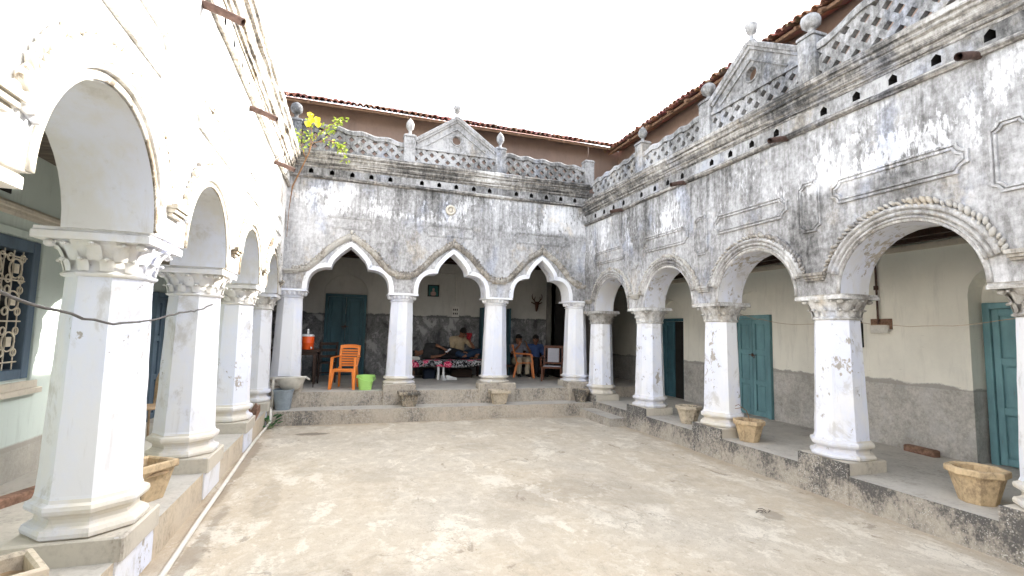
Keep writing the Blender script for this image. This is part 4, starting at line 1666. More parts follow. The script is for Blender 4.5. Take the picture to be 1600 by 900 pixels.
# ------------------------------------------------------------------ ROOFS
def tiled_roof(F, u0, u1, d_eave, z_eave, slope, length, parent, seed=0):
    """half round country tiles in overlapping courses; d grows away from the court"""
    rnd = random.Random(seed)
    mb_ = MB()
    pitch = .125
    n = int((u1 - u0) / pitch)
    ca, sa = math.cos(slope), math.sin(slope)
    courses = int(length / .24)
    # bed slab
    th = .05
    a = [F(u0, d_eave + .10, z_eave + .02), F(u1, d_eave + .10, z_eave + .02), F(u1, d_eave + length * ca, z_eave + length * sa), F(u0, d_eave + length * ca, z_eave + length * sa)]
    mb_.add([tuple(p) for p in a] + [(p.x, p.y, p.z - th) for p in a], [(0, 1, 2, 3), (4, 5, 6, 7), (0, 1, 5, 4), (1, 2, 6, 5), (2, 3, 7, 6), (3, 0, 4, 7)])
    for i in range(n):
        u = u0 + (i + .5) * pitch
        ju = rnd.uniform(-.015, .015)
        for c in range(min(courses, 6)):
            s0 = c * .24 - .06 + rnd.uniform(-.05, .03)
            s1 = s0 + .34
            r0, r1 = .064 + rnd.uniform(-.008, .012), .048
            lift = rnd.uniform(.0, .014)
            vs2 = []
            for (s_, r_, l_) in ((s0, r0, .026 + lift), (s1, r1, .012)):
                for inner in (0, 1):
                    for k in range(6):
                        an = PI * k / 5
                        rr = r_ - inner * .016
                        vs2.append(F(u + ju + rr * math.cos(an), d_eave + s_ * ca - rr * math.sin(an) * sa, z_eave + s_ * sa + l_ + rr * math.sin(an) * ca))
            fs = []
            for k in range(5):
                fs.append((k, k + 1, 13 + k, 12 + k))
                fs.append((6 + k, 7 + k, 19 + k, 18 + k))
                fs.append((k, k + 1, 7 + k, 6 + k))
            mb_.add(vs2, fs)
        # under tile between
        vs2 = []
        for s_ in (-.03, .34):
            for k in range(5):
                an = PI + PI * k / 4
                vs2.append(F(u + pitch / 2 + .052 * math.cos(an), d_eave + s_ * ca, z_eave + s_ * sa + .05 + .05 * math.sin(an)))
        mb_.add(vs2, [(k, k + 1, 6 + k, 5 + k) for k in range(4)])
    rf = mb_.build('tiled_roof', 'tile', parent)
    # rafters and eave batten as sub-parts
    b = MB()
    p, q_ = F(u0, d_eave + .05, z_eave - .035), F(u1, d_eave + .05, z_eave - .035)
    npt = 24
    b.tube([p.lerp(q_, k / npt) + Vector((0, 0, rnd.uniform(-.012, .012))) for k in range(npt + 1)], .030, 6)
    b.build('eave_batten', 'rafter', rf)
    proto_me = None
    nr = int((u1 - u0) / .42)
    for k in range(nr):
        u = u0 + (k + .5) * .42 + rnd.uniform(-.06, .06)
        e = rnd.uniform(-.12, .06)
        b = MB()
        b.tube([F(u, d_eave + e, z_eave - .055 + e * sa / ca), F(u + rnd.uniform(-.04, .04), d_eave + 1.0 * ca, z_eave - .05 + 1.0 * sa)], rnd.uniform(.022, .036), 6)
        b.build('rafter', 'rafter', rf)
    return rf


tiled_roof(lambda u, d, z: Vector((d, u, z)), Y0, 11.0, 6.18, 6.50, R(24), 3.0, right, 1)
tiled_roof(lambda u, d, z: Vector((u, d, z)), -4.2, 6.45, 10.74, 6.56, R(24), 3.0, back, 2)

# ------------------------------------------------------------------ PLANT POTS
def octagon_pot(loc, label, mat, s=1.0, rz=0.0, rim=.216, group='clay plant pots round the courtyard', soil=True, n=8, sy=1.0, tilt=0):
    t = thing('plant_pot', label, 'plant pot', loc, rz, group)
    b = MB()
    k = 1.0
    outer = [(.125, 0), (.13, .01), (.185, .215), (.19, .232), (rim - .005, .236), (rim, .245), (rim, .285), (rim - .008, .292), (rim - .035, .292), (rim - .05, .28), (.165, .20), (.15, .18), (0.001, .18)]
    b.lathe([(r * s, z * s) for r, z in outer], n, phase=PI / n, cap=False, sy=sy)
    b.lathe([(.125 * s, 0), (.001, 0.0)], n, phase=PI / n, cap=False, sy=sy)
    b.build('pot', mat, t)
    if soil:
        e = MB()
        e.lathe([(.165 * s, .205 * s), (.14 * s, .225 * s), (.08 * s, .218 * s), (.001, .235 * s)], 12, cap=False, sy=sy, wob=.04)
        e.build('soil', 'soil', t, smooth='all')
    if tilt:
        t.rotation_euler = (tilt, 0, rz)
    return t


octagon_pot((5.60, 3.05, FZ), 'largest ochre octagonal pot, alone between the nearest two right-hand columns', 'pot', 1.08, .2)
p1 = octagon_pot((5.48, 5.66, FZ), 'ochre octagonal pot with a bare twig sticking out, on the right veranda edge', 'pot', 1.02, .1)
tw = MB()
tw.tube([(.03, 0, .20), (.02, .02, .34), (-.01, .03, .42), (-.06, .06, .46), (-.13, .12, .44)], [.006, .006, .005, .005, .004], 6)
tw.tube([(-.06, .06, .46), (-.08, .10, .50), (-.15, .10, .48)], .004, 5)
tw.build('twig', 'stem', p1)
octagon_pot((5.52, 7.02, FZ), 'ochre pot standing against the second right-hand column from the far corner', 'pot_pale', 1.0, .3)
octagon_pot((4.97, 9.96, ZB1), 'mossy brown round pot on the step in the far right corner', 'pot_dark', .93, 0, n=14)
octagon_pot((-1.60, 5.06, LZ), 'square ochre pot with dry soil between the two nearest left columns', 'pot', 1.10, PI / 8 + .62, n=4)
octagon_pot((-1.545, 3.05, LZ), 'pale square planter at the foot of the nearest left column, cut by the frame', 'pot_pale', 1.12, .62, n=4)


def trough_pot(loc, label, mat, rz=0.0):
    t = thing('planter', label, 'plant pot', loc, rz, 'clay plant pots round the courtyard')
    b = MB()
    def ring(w, d, z):
        return [(-w, -d, z), (w, -d, z), (w, d, z), (-w, d, z)]
    rings = [ring(.125, .09, 0), ring(.165, .125, .225), ring(.205, .165, .23), ring(.21, .17, .24), ring(.21, .17, .285), ring(.20, .16, .292), ring(.175, .135, .288), ring(.15, .11, .21)]
    vs2 = [p for r_ in rings for p in r_]
    fs = [(0, 1, 2, 3)]
    for k in range(len(rings) - 1):
        for i in range(4):
            j = (i + 1) % 4
            fs.append((k * 4 + i, k * 4 + j, k * 4 + 4 + j, k * 4 + 4 + i))
    fs.append(tuple((len(rings) - 1) * 4 + i for i in range(4)))
    b.add(vs2, fs)
    b.build('pot', mat, t)
    e = MB()
    e.box((-.14, -.10, .212), (.14, .10, .235))
    e.build('soil', 'soil', t)
    return t


trough_pot((1.19, 9.98, ZB1), 'dark mossy rectangular planter below the left of the two middle far columns', 'pot_dark', .03)
trough_pot((3.07, 9.98, ZB1), 'pale rectangular planter below the far column right of the cot', 'pot_pale', -.04)
# broken half pot by the fourth left column
t = thing('broken_pot', 'broken terracotta pot shell tipped on the left platform near the corner', 'plant pot', (-1.44, 8.75, LZ), .6)
b = MB()
n = 7
vs2 = []
for (r_, z) in ((.10, .0), (.16, .26), (.145, .26), (.09, .02)):
    for i in range(n):
        a = R(-70) + R(150) * i / (n - 1)
        vs2.append((r_ * math.cos(a), r_ * math.sin(a), z * (.8 + .25 * math.sin(i * 2.1)) if z > .1 else z))
fs = []
for k in range(3):
    for i in range(n - 1):
        fs.append((k * n + i, k * n + i + 1, (k + 1) * n + i + 1, (k + 1) * n + i))
fs += [(i, i + 1, 3 * n + i + 1, 3 * n + i) for i in range(n - 1)]
b.add(vs2, fs)
b.build('pot_shell', 'brick', t)
b = MB()
for (x, y, z, r_) in ((.02, -.05, .03, .05), (-.06, .05, .025, .045), (.07, .1, .02, .035)):
    b.ball((x, y, z), r_, r_ * .8, r_ * .6, n=6, k=4)
b.build('rubble', 'brick', t)


# ------------------------------------------------------------------ PLASTIC CHAIRS
def plastic_chair(loc, rz, label, mat):
    """moulded garden armchair; sitter faces -y"""
    t = thing('plastic_chair', label, 'chair', loc, rz, 'orange plastic armchairs')
    W2 = .245
    s = MB()
    nx, ny = 8, 8
    vs2 = []
    for k, dz in ((0, 0), (1, -.022)):
        for j in range(ny + 1):
            for i in range(nx + 1):
                u, v = -1 + 2 * i / nx, j / ny
                x = u * (.215 - .02 * v)
                y = -.235 + .43 * v
                z = .425 - .012 * v * 2 - .012 * (1 - u * u) + dz - (.03 * (1 - v * 6) ** 2 if v < 1 / 6 else 0)
                vs2.append((x, y, z))
    N = (nx + 1) * (ny + 1)
    fs = []
    for j in range(ny):
        for i in range(nx):
            a = j * (nx + 1) + i
            fs.append((a, a + 1, a + nx + 2, a + nx + 1))
            fs.append((N + a, N + a + 1, N + a + nx + 2, N + a + nx + 1))
    border = [i for i in range(nx + 1)] + [(j + 1) * (nx + 1) + nx for j in range(ny)] + [ny * (nx + 1) + nx - 1 - i for i in range(nx)] + [(ny - 1 - j) * (nx + 1) for j in range(ny - 1)]
    for a, c in zip(border, border[1:] + border[:1]):
        fs.append((a, c, N + c, N + a))
    s.add(vs2, fs)
    s.bar((-.20, -.225, .385), (.20, -.225, .385), .02, .06)
    s.bar((-.19, .185, .37), (.19, .185, .37), .02, .05)
    s.build('seat', mat, t, smooth=True)
    b = MB()
    # back: leaning frame with curved slats
    def bp(u, h):
        lean = .195 + .02 + (h - .42) * .28
        return Vector((u * (.185 + .03 * math.sin((h - .42) * 5)), lean + .03 * (1 - abs(u) ** 2), h))
    for sg in (-1, 1):
        pts = [bp(sg, .40 + .45 * i / 8) for i in range(9)]
        for a, c in zip(pts, pts[1:]):
            b.bar(a, c + (c - a) * .04, .055, .022, upv=(0, 1, 0))
    for h in [.46 + .053 * i for i in range(7)]:
        pts = [bp(-1 + 2 * i / 6, h) for i in range(7)]
        for a, c in zip(pts, pts[1:]):
            b.bar(a, c, .014, .036)
    pts = [bp(-1.12 + 2.24 * i / 8, .845 + .02 * (1 - (-1 + 2 * i / 8) ** 2)) for i in range(9)]
    for a, c in zip(pts, pts[1:]):
        b.bar(a, c + (c - a) * .03, .024, .075)
    b.build('backrest', mat, t)
    for sg in (-1, 1):
        a = MB()
        pts = [(sg * .205, .27, .66), (sg * .25, .20, .652), (sg * .27, .05, .645), (sg * .272, -.12, .64), (sg * .268, -.20, .628)]
        for p0, p1_ in zip(pts, pts[1:]):
            a.bar(p0, Vector(p1_) + (Vector(p1_) - Vector(p0)) * .05, .055, .02)
        a.build('armrest', mat, t)
        l = MB()
        l.bar((sg * .275, -.275, 0), (sg * .262, -.20, .635), .045, .05, .058, .045, upv=(0, 1, 0))
        l.bar((sg * .255, -.262, 0), (sg * .215, -.20, .41), .03, .045, .05, .05, upv=(0, 1, 0))
        l.build('leg', mat, t)
        l = MB()
        l.bar((sg * .225, .30, 0), (sg * .195, .20, .43), .04, .05, .055, .05, upv=(0, 1, 0))
        l.build('leg', mat, t)
    t.scale = (.88, .95, .99)
    return t


plastic_chair((-.03, 10.77, ZB2), R(-14), 'bright orange plastic armchair with slatted back beside the lime bucket', 'orange_plastic')
plastic_chair((4.62, 12.75, ZB2), R(72), 'shaded orange plastic armchair seen side-on beside the seated men', 'orange_plastic_dim')


# ------------------------------------------------------------------ BUCKETS, COOLER, TABLE
def bucket(loc, label, mat, r=.155, h=.29, rz=0, lip=.014, handle=True):
    t = thing('bucket', label, 'bucket', loc, rz)
    b = MB()
    b.lathe([(r * .74, 0), (r * .76, .01), (r * .97, h - .045), (r * 1.02, h - .04), (r * 1.03, h - .02), (r + lip, h - .012), (r + lip, h), (r - .004, h), (r * .95, h - .03), (r * .72, .012), (.001, .012)], 28, cap=False)
    b.build('bucket_body', mat, t, smooth=True)
    if handle:
        k = MB()
        pts = []
        for i in range(13):
            a = PI * i / 12
            pts.append((math.cos(a) * (r + .022), -math.sin(a) * (r + .03), h - .02 - math.sin(a) * .085))
        k.tube(pts, .008, 6)
        for sg in (-1, 1):
            k.box((sg * (r + .018) - .012, -.02, h - .05), (sg * (r + .018) + .012, .02, h + .0))
        k.build('bucket_handle', mat, t)
    return t


bucket((.365, 10.49, ZB2), 'lime green plastic bucket beside the bright orange chair', 'green_plastic', .165, .29, R(25))
bucket((-1.10, 10.01, ZB1), 'grey plastic bucket on the step under the wash basin', 'grey_plastic', .175, .37, 0, .008, False)

t = thing('side_table', 'dark table with tapered legs under the orange water cooler', 'table', (-1.02, 11.32, ZB2), 0)
b = MB()
b.bevbox((-.52, -.36, .735), (.46, .36, .775), .008)
b.build('tabletop', 'dark_wood', t)
b = MB()
b.box((-.47, -.32, .66), (.41, .32, .736))
b.build('apron', 'dark_wood', t)
for (sx, sy) in ((-.44, -.29), (.36, -.29), (-.44, .29), (.36, .29)):
    b = MB()
    b.bar((sx, sy, .70), (sx, sy, .06), .06, .06, .028, .028)
    b.bar((sx, sy, .062), (sx, sy, 0), .018, .018, .014, .014)
    b.build('leg', 'dark_wood', t)

t = thing('water_cooler', 'orange drum water cooler with white lid on the dark table', 'water cooler', (-.82, 11.15, ZB2 + .775), 0)
b = MB()
b.lathe([(.118, 0), (.124, .01), (.127, .13), (.130, .135), (.130, .15), (.127, .155), (.128, .26), (.124, .272), (.001, .272)], 28)
b.build('drum', 'cooler_orange', t, smooth=True)
b = MB()
b.lathe([(.128, .273), (.131, .28), (.128, .30), (.10, .318), (.03, .324), (.001, .324)], 28)
b.bevbox((-.02, -.02, .315), (.02, .02, .43), .006)
b.build('lid', 'white_plastic', t, smooth=True)
b = MB()
b.bevbox((.07, -.125, .02), (.10, -.105, .06), .004)
b.tube([(.085, -.12, .045), (.085, -.15, .045), (.085, -.155, .02)], .010, 8)
b.build('tap', 'white_plastic', t)

# dark wooden chair behind the table
t = thing('wooden_chair', 'dark wooden chair in the gloom behind the cooler table', 'chair', (-.50, 12.0, ZB2), R(200))
b = MB()
b.bevbox((-.21, -.21, .43), (.21, .21, .46), .006)
b.build('seat', 'dark_wood', t)
b = MB()
for sg in (-1, 1):
    b.bar((sg * .19, .19, .45), (sg * .185, .25, .92), .035, .035)
for z in (.60, .74, .88):
    b.bar((-.19, .20 + (z - .45) * .12, z), (.19, .20 + (z - .45) * .12, z), .02, .06)
b.build('backrest', 'dark_wood', t)
for sx in (-1, 1):
    for sy in (-1, 1):
        b = MB()
        b.bar((sx * .185, sy * .185, .44), (sx * .19, sy * .19, 0), .038, .038, .028, .028)
        b.build('leg', 'dark_wood', t)
b = MB()
b.bar((-.18, -.185, .2), (.18, -.185, .2), .02, .025)
b.bar((-.185, -.18, .26), (-.185, .18, .26), .02, .025)
b.bar((.185, -.18, .26), (.185, .18, .26), .02, .025)
b.build('stretcher', 'dark_wood', t)

# ------------------------------------------------------------------ wash basin and pipes
t = thing('wash_basin', 'old cream half-round wash basin fixed at the far left column', 'sink', (-1.0, 10.02, .60), 0)
b = MB()
def sinkring(r, z, dy=0):
    return [(r * math.cos(PI + PI * i / 14) * 1.25, r * math.sin(PI + PI * i / 14) * .92 + .12 + dy, z) for i in range(15)] + [(r * 1.25, .15, z), (-r * 1.25, .15, z)]
rings = [sinkring(.09, 0), sinkring(.13, .03), sinkring(.19, .16), sinkring(.205, .22), sinkring(.21, .25), sinkring(.185, .25), sinkring(.17, .2), sinkring(.10, .07)]
n = 17
vs2 = [p for r_ in rings for p in r_]
fs = [tuple(range(n))]
for k in range(len(rings) - 1):
    for i in range(n):
        j = (i + 1) % n
        fs.append((k * n + i, k * n + j, k * n + n + j, k * n + n + i))
fs.append(tuple((len(rings) - 1) * n + i for i in range(n)))
b.add(vs2, fs)
b.build('bowl', 'stone_sink', t, smooth=True)

t = thing('water_pipe', 'white pvc pipe lying along the foot of the left platform and up to the basin', 'pipe', (-1.2, 9, 0), 0, world_parts=True)
b = MB()
pts = [(-1.12, 1.6, .025), (-1.13, 3.0, .022), (-1.165, 4.2, .022), (-1.20, 5.2, .03), (-1.235, 6.3, .022), (-1.275, 7.6, .024), (-1.30, 8.6, .022), (-1.29, 9.5, .03), (-1.25, 9.70, .10), (-1.26, 9.74, .27), (-1.285, 9.9, .31)]
b.tube(pts, .021, 10)
b.build('ground_run', 'pvc', t, smooth='all')
b = MB()
b.tube([(-1.275, 9.98, .28), (-1.275, 9.98, .80), (-1.26, 9.98, .825)], .02, 10)
b.tube([(-1.29, 9.975, .83), (-.72, 9.975, .855)], .019, 10)
b.tube([(-.73, 9.975, .855), (-.66, 9.99, .80)], .016, 8)
b.build('riser_pipe', 'pvc', t, smooth='all')

# ------------------------------------------------------------------ COT and people on it
t = thing('cot', 'low cot with floral black, pink and white bedspread in the middle far arch', 'bed', (2.42, 12.75, ZB2), 0)
b = MB()
LX, LY = 1.04, .46
b.bevbox((-LX, -LY, .36), (LX, LY, .44), .01)
b.build('bed_frame', 'dark_wood', t)
for (sx, sy) in ((-.98, -.40), (.98, -.40), (-.98, .40), (.98, .40)):
    b = MB()
    b.bar((sx, sy, .38), (sx, sy, 0), .07, .07, .05, .05)
    b.build('leg', 'dark_wood', t)
for sx, prof in ((-.245, [(.030, 0), (.035, .02), (.036, .12), (.030, .25), (.024, .37)]), (-.115, [(.026, 0), (.040, .02), (.042, .08), (.030, .13), (.036, .16), (.026, .2), (.024, .37)])):
    b = MB()
    b.lathe(prof, 12, (sx, -.42, 0))
    b.build('white_leg', 'white_plastic', t, smooth=True)
b = MB()
nx, ny = 60, 22
prof = [(-LY - .012, .315), (-LY - .022, .36), (-LY - .02, .42), (-LY - .012, .465), (-LY + .02, .482)] + [(-LY + .06 + i * .11, .487) for i in range(8)] + [(LY - .01, .48), (LY + .015, .46), (LY + .02, .36)]
vs2 = []
for i in range(nx + 1):
    x = -LX - .02 + (2 * LX + .04) * i / nx
    for k, (y, z) in enumerate(prof):
        hang = max(0, (.46 - z) / .15)
        vs2.append((x, y - (hang * (.016 * math.sin(x * 17) + .01 * math.sin(x * 31 + 1)) if y < 0 else 0), z - (hang * .02 * math.sin(x * 5 + .5) if k < 2 else 0)))
K = len(prof)
b.add(vs2, [(i * K + k, i * K + k + 1, (i + 1) * K + k + 1, (i + 1) * K + k) for i in range(nx) for k in range(K - 1)])
o = b.build('bedspread', 'floral', t, smooth='all')
md = o.modifiers.new('thickness', 'SOLIDIFY')
md.thickness = .012
b = MB()
b.bevbox((1.42, 12.42, 1.032), (1.72, 12.68, 1.085), .008)
b.bevbox((1.45, 12.44, 1.086), (1.70, 12.66, 1.105), .006)
tag(b.build('newspaper_stack', 'paper'), 'folded newspapers on the left end of the floral cot', 'newspaper')

for (x0, y0, x1, y1, z1, mat, lab, nm, cat) in ((1.45, 12.6, 1.62, 12.85, .20, 'brick', 'brown brick lying under the left end of the cot', 'brick', 'brick'),
                                               (1.85, 12.55, 2.15, 12.85, .24, 'bag_cloth', 'dark blue bag stowed under the cot', 'bag', 'bag'),
                                               (2.60, 12.75, 3.15, 13.0, .22, 'dark_wood', 'brown wooden box stowed under the right half of the cot', 'wooden_box', 'box')):
    b = MB()
    b.bevbox((x0, y0, ZB2), (x1, y1, ZB2 + z1), .03 if nm == 'bag' else .012)
    if nm == 'bag':
        b.tube([((x0 + x1) / 2 - .07, y0 - .01, ZB2 + z1 - .06), ((x0 + x1) / 2 - .05, y0 - .03, ZB2 + z1 + .02), ((x0 + x1) / 2 + .05, y0 - .03, ZB2 + z1 + .02), ((x0 + x1) / 2 + .07, y0 - .01, ZB2 + z1 - .06)], .012, 6)
    if nm == 'wooden_box':
        b.box((x0 - .006, y0 - .008, ZB2 + .15), (x1 + .006, y0 + .01, ZB2 + .165))
    tag(b.build(nm, mat), lab, cat)


def shoe(loc, rz, label, mat, group):
    t = thing('shoe', label, 'shoe', loc, rz, group)
    b = MB()
    secs = [(-.13, .030, .085), (-.10, .036, .095), (-.05, .036, .09), (0, .040, .07), (.05, .046, .055), (.10, .044, .045), (.135, .025, .032)]
    vs2 = []
    for (x, w_, h) in secs:
        for i in range(10):
            a = 2 * PI * i / 10
            vs2.append((x, w_ * math.cos(a), .02 + max(-.004, h / 2 + h / 2 * math.sin(a) - .004)))
    fs = [(k * 10 + i, k * 10 + (i + 1) % 10, k * 10 + 10 + (i + 1) % 10, k * 10 + 10 + i) for k in range(6) for i in range(10)] + [tuple(range(10)), tuple(60 + i for i in range(10))]
    b.add(vs2, fs)
    b.build('upper', mat, t, smooth='all')
    b = MB()
    pts = [(x, w_ + .006) for x, w_, h in secs]
    poly = pts + [(x, -w_) for x, w_ in reversed(pts)]
    b.prism(poly, lambda p: Vector((p[0], p[1], 0)), lambda p: Vector((p[0], p[1], .024)))
    b.build('sole', 'white_plastic', t)
    return t


shoe((2.50, 12.28, ZB2), R(5), 'white sneaker side-on on the floor in front of the cot', 'white_shoe', 'white sneakers by the cot')
shoe((2.29, 12.26, ZB2), R(-85), 'white sneaker with toe pointing out, below the cot\'s white legs', 'white_shoe', 'white sneakers by the cot')


def person(label, loc, J, clothes, skin='skin', fist=None):
    """J: joint name -> world point. body = one remeshed surface; clothes and hair are its children."""
    t = thing('person', label, 'person', loc, 0, world_parts=True)
    J = {k: (Vector(v) if isinstance(v, tuple) else v) for k, v in J.items()}
    b = MB()
    pel, che, nek, hd = J['pelvis'], J['chest'], J['neck'], J['head']
    sl, sr = J['shl'], J['shr']
    b.capsule(pel, .125, pel.lerp(che, .45), .115)
    b.capsule(pel.lerp(che, .45), .115, che, .125)
    b.capsule(sl.lerp(che, .35), .085, sr.lerp(che, .35), .085)
    b.capsule(sl, .055, che, .09)
    b.capsule(sr, .055, che, .09)
    b.capsule(che, .08, nek, .056)
    fwd = J['look'].normalized()
    hup = J.get('hup', (hd - nek)).normalized()
    side = fwd.cross(hup).normalized()
    hup = side.cross(fwd).normalized()
    b.capsule(nek, .054, hd - hup * .04, .06)
    b.capsule(hd + hup * .03 - fwd * .015, .086, hd - hup * .02 + fwd * .005, .078)
    b.capsule(hd - hup * .03 + fwd * .02, .066, hd - hup * .085 + fwd * .045, .036)
    b.capsule(hd + hup * .015 + fwd * .082, .010, hd - hup * .028 + fwd * .098, .016)      # nose
    for sg in (-1, 1):
        b.capsule(hd + side * sg * .083 + hup * .01, .014, hd + side * sg * .084 - hup * .03, .012)   # ears
    for s in 'lr':
        S, E, Wr = J['sh' + s], J['el' + s], J['wr' + s]
        b.capsule(S, .052, E, .040)
        b.capsule(E, .040, Wr, .027)
        hdv = J.get('hand' + s, (Wr - E)).normalized()
        curl = J.get('curl' + s, Vector((0, 0, -1))).normalized()
        curl = (curl - hdv * curl.dot(hdv)).normalized()
        ac = hdv.cross(curl).normalized()
        pe = Wr + hdv * .08
        for k in (-1, 0, 1):
            b.capsule(Wr + ac * k * .012, .018, pe + ac * k * .024, .016)
        for k, (ln, of) in enumerate(((.066, -.034), (.078, -.012), (.074, .011), (.058, .033))):
            root = pe + ac * of
            k1 = root + hdv * ln * .5 + curl * ln * .12
            k2 = k1 + (hdv * .72 + curl * .7).normalized() * ln * .32
            k3 = k2 + (hdv * .25 + curl * .97).normalized() * ln * .28
            b.capsule(root - hdv * .015, .0105, k1, .0095, 8, 3)
            b.capsule(k1, .0095, k2, .009, 8, 3)
            b.capsule(k2, .009, k3, .008, 8, 3)
        th = J.get('thumb' + s, -1)
        t0 = Wr + hdv * .028 + ac * th * .028
        t1 = t0 + (hdv * .6 + ac * th * .75 + curl * .2).normalized() * .042
        t2 = t1 + (hdv * .85 + ac * th * .15 + curl * .45).normalized() * .034
        b.capsule(t0, .014, t1, .011, 8, 3)
        b.capsule(t1, .011, t2, .0095, 8, 3)
        H_, K_, A_, T_ = J['hip' + s], J['kn' + s], J['an' + s], J['toe' + s]
        b.capsule(H_, .088, K_, .058)
        b.capsule(K_, .058, K_.lerp(A_, .35), .057)
        b.capsule(K_.lerp(A_, .35), .057, A_, .038)
        b.capsule(A_, .036, A_.lerp(T_, .6), .034)
        b.capsule(A_.lerp(T_, .6), .036, T_, .026)
    body = b.build('body', skin, t, smooth='all')
    rm = body.modifiers.new('remesh', 'REMESH')
    rm.mode = 'VOXEL'
    rm.voxel_size = .0085
    rm.use_smooth_shade = True
    sm = body.modifiers.new('smooth', 'SMOOTH')
    sm.iterations = 3
    sm.factor = .4

    def garment(name, caps, mat, vox=.014):
        g_ = MB()
        for (a, ra, c, rc) in caps:
            g_.capsule(a, ra, c, rc)
        o = g_.build(name, mat, t, smooth='all')
        r_ = o.modifiers.new('remesh', 'REMESH')
        r_.mode = 'VOXEL'
        r_.voxel_size = vox
        r_.use_smooth_shade = True
        s_ = o.modifiers.new('smooth', 'SMOOTH')
        s_.iterations = 3
        s_.factor = .5
        tx = bpy.data.textures.get('cloth folds') or bpy.data.textures.new('cloth folds', 'CLOUDS')
        tx.noise_scale = .12
        d_ = o.modifiers.new('folds', 'DISPLACE')
        d_.texture = tx
        d_.strength = .022
        d_.mid_level = .5
        d_.texture_coords = 'GLOBAL'
        return o
    e = .018
    caps = [(pel + (che - pel) * .02, .130 + e, pel.lerp(che, .5), .122 + e), (pel.lerp(che, .5), .122 + e, che, .130 + e), (sl.lerp(che, .35), .088 + e, sr.lerp(che, .35), .088 + e), (che, .09, nek.lerp(che, .45), .070)]
    for s in 'lr':
        S, E, Wr = J['sh' + s], J['el' + s], J['wr' + s]
        caps.append((S, .058 + e, S.lerp(E, .72), .050 + e))
        caps.append((S, .058 + e, che, .09 + e))
        if clothes.get('long'):
            caps.append((S.lerp(E, .72), .05 + e, E, .045 + e))
            caps.append((E, .045 + e, E.lerp(Wr, .9), .032 + e))
    garment('shirt', caps, clothes['shirt'])
    caps = [(pel - (che - pel) * .08, .132 + e, pel + (che - pel) * .12, .130 + e)]
    for s in 'lr':
        H_, K_, A_ = J['hip' + s], J['kn' + s], J['an' + s]
        caps += [(pel, .11 + e, H_, .09 + e), (H_, .092 + e, K_, .066 + e), (K_, .066 + e, K_.lerp(A_, .92), .05 + e)]
    garment('trousers', caps, clothes['trousers'])
    if clothes.get('shoes'):
        for s in 'lr':
            A_, T_ = J['an' + s], J['toe' + s]
            garment('shoe', [(A_ - Vector((0, 0, .02)), .042, A_.lerp(T_, .6), .04), (A_.lerp(T_, .6), .042, T_, .034)], clothes['shoes'], .010)
    h = MB()
    h.capsule(hd + hup * .052 - fwd * .025, .097, hd + hup * .015 - fwd * .045, .088)
    h.capsule(hd + hup * .082 + fwd * .035, .056, hd + hup * .08 - fwd * .02, .080)
    ho = h.build('hair', 'hair', t, smooth='all')
    tx = bpy.data.textures.get('hair tufts') or bpy.data.textures.new('hair tufts', 'CLOUDS')
    tx.noise_scale = .03
    sd = ho.modifiers.new('sub', 'SUBSURF')
    sd.levels = sd.render_levels = 2
    dm = ho.modifiers.new('tufts', 'DISPLACE')
    dm.texture = tx
    dm.strength = .02
    for sg in (-1, 1):
        ey = MB()
        ey.ball(hd + side * sg * .031 + hup * .005 + fwd * .074, .013, .013, .009)
        ey.build('eye', 'eye', t, smooth='all')
        eb = MB()
        eb.capsule(hd + side * sg * .016 + hup * .026 + fwd * .079, .005, hd + side * sg * .046 + hup * .026 + fwd * .068, .004, 6, 3)
        eb.build('eyebrow', 'hair', t)
    mo = MB()
    mo.capsule(hd + side * .020 - hup * .062 + fwd * .076, .006, hd - side * .020 - hup * .062 + fwd * .076, .006, 6, 3)
    mo.build('mouth', 'lip', t)
    return t


BZ = ZB2 + .49
V = Vector
# lying on the side along the cot, head to the left, face towards the court
y0 = 12.62
person('person in charcoal shirt and black trousers lying along the cot holding a white phone', (2.2, y0, BZ),
       dict(pelvis=(2.26, y0 + .12, BZ + .16), chest=(1.98, y0 + .12, BZ + .20), neck=(1.76, y0 + .10, BZ + .16), head=(1.64, y0 + .06, BZ + .13), look=(.25, -1, -.1), hup=(-1, -.1, -.05),
            shl=(1.93, y0 + .08, BZ + .345), shr=(1.86, y0 + .10, BZ + .06), ell=(2.16, y0 - .04, BZ + .36), wrl=(2.33, y0 - .15, BZ + .27), handl=(.75, -.3, -.55), curll=(.2, -.5, -.8), thumbl=1,
            elr=(2.05, y0 - .12, BZ + .06), wrr=(2.24, y0 - .2, BZ + .10), handr=(.8, -.1, .3), curlr=(0, .3, 1),
            hipl=(2.36, y0 + .10, BZ + .24), hipr=(2.36, y0 + .12, BZ + .10), knl=(2.76, y0 - .02, BZ + .17), knr=(2.78, y0 + .06, BZ + .08), anl=(3.16, y0 + .02, BZ + .10), anr=(3.14, y0 + .10, BZ + .05),
            toel=(3.26, y0 - .08, BZ + .13), toer=(3.24, y0 + .0, BZ + .05)),
       dict(shirt='charcoal_cloth', trousers='black_cloth'))
b = MB()
b.bevbox((-.04, -.075, -.005), (.04, .075, .005), .004)
ph = b.build('phone', 'phone_white', loc=(2.425, y0 - .20, BZ + .235))
ph.rotation_euler = (R(35), R(10), R(-70))
tag(ph, 'white phone in the hand of the person lying on the cot', 'phone')

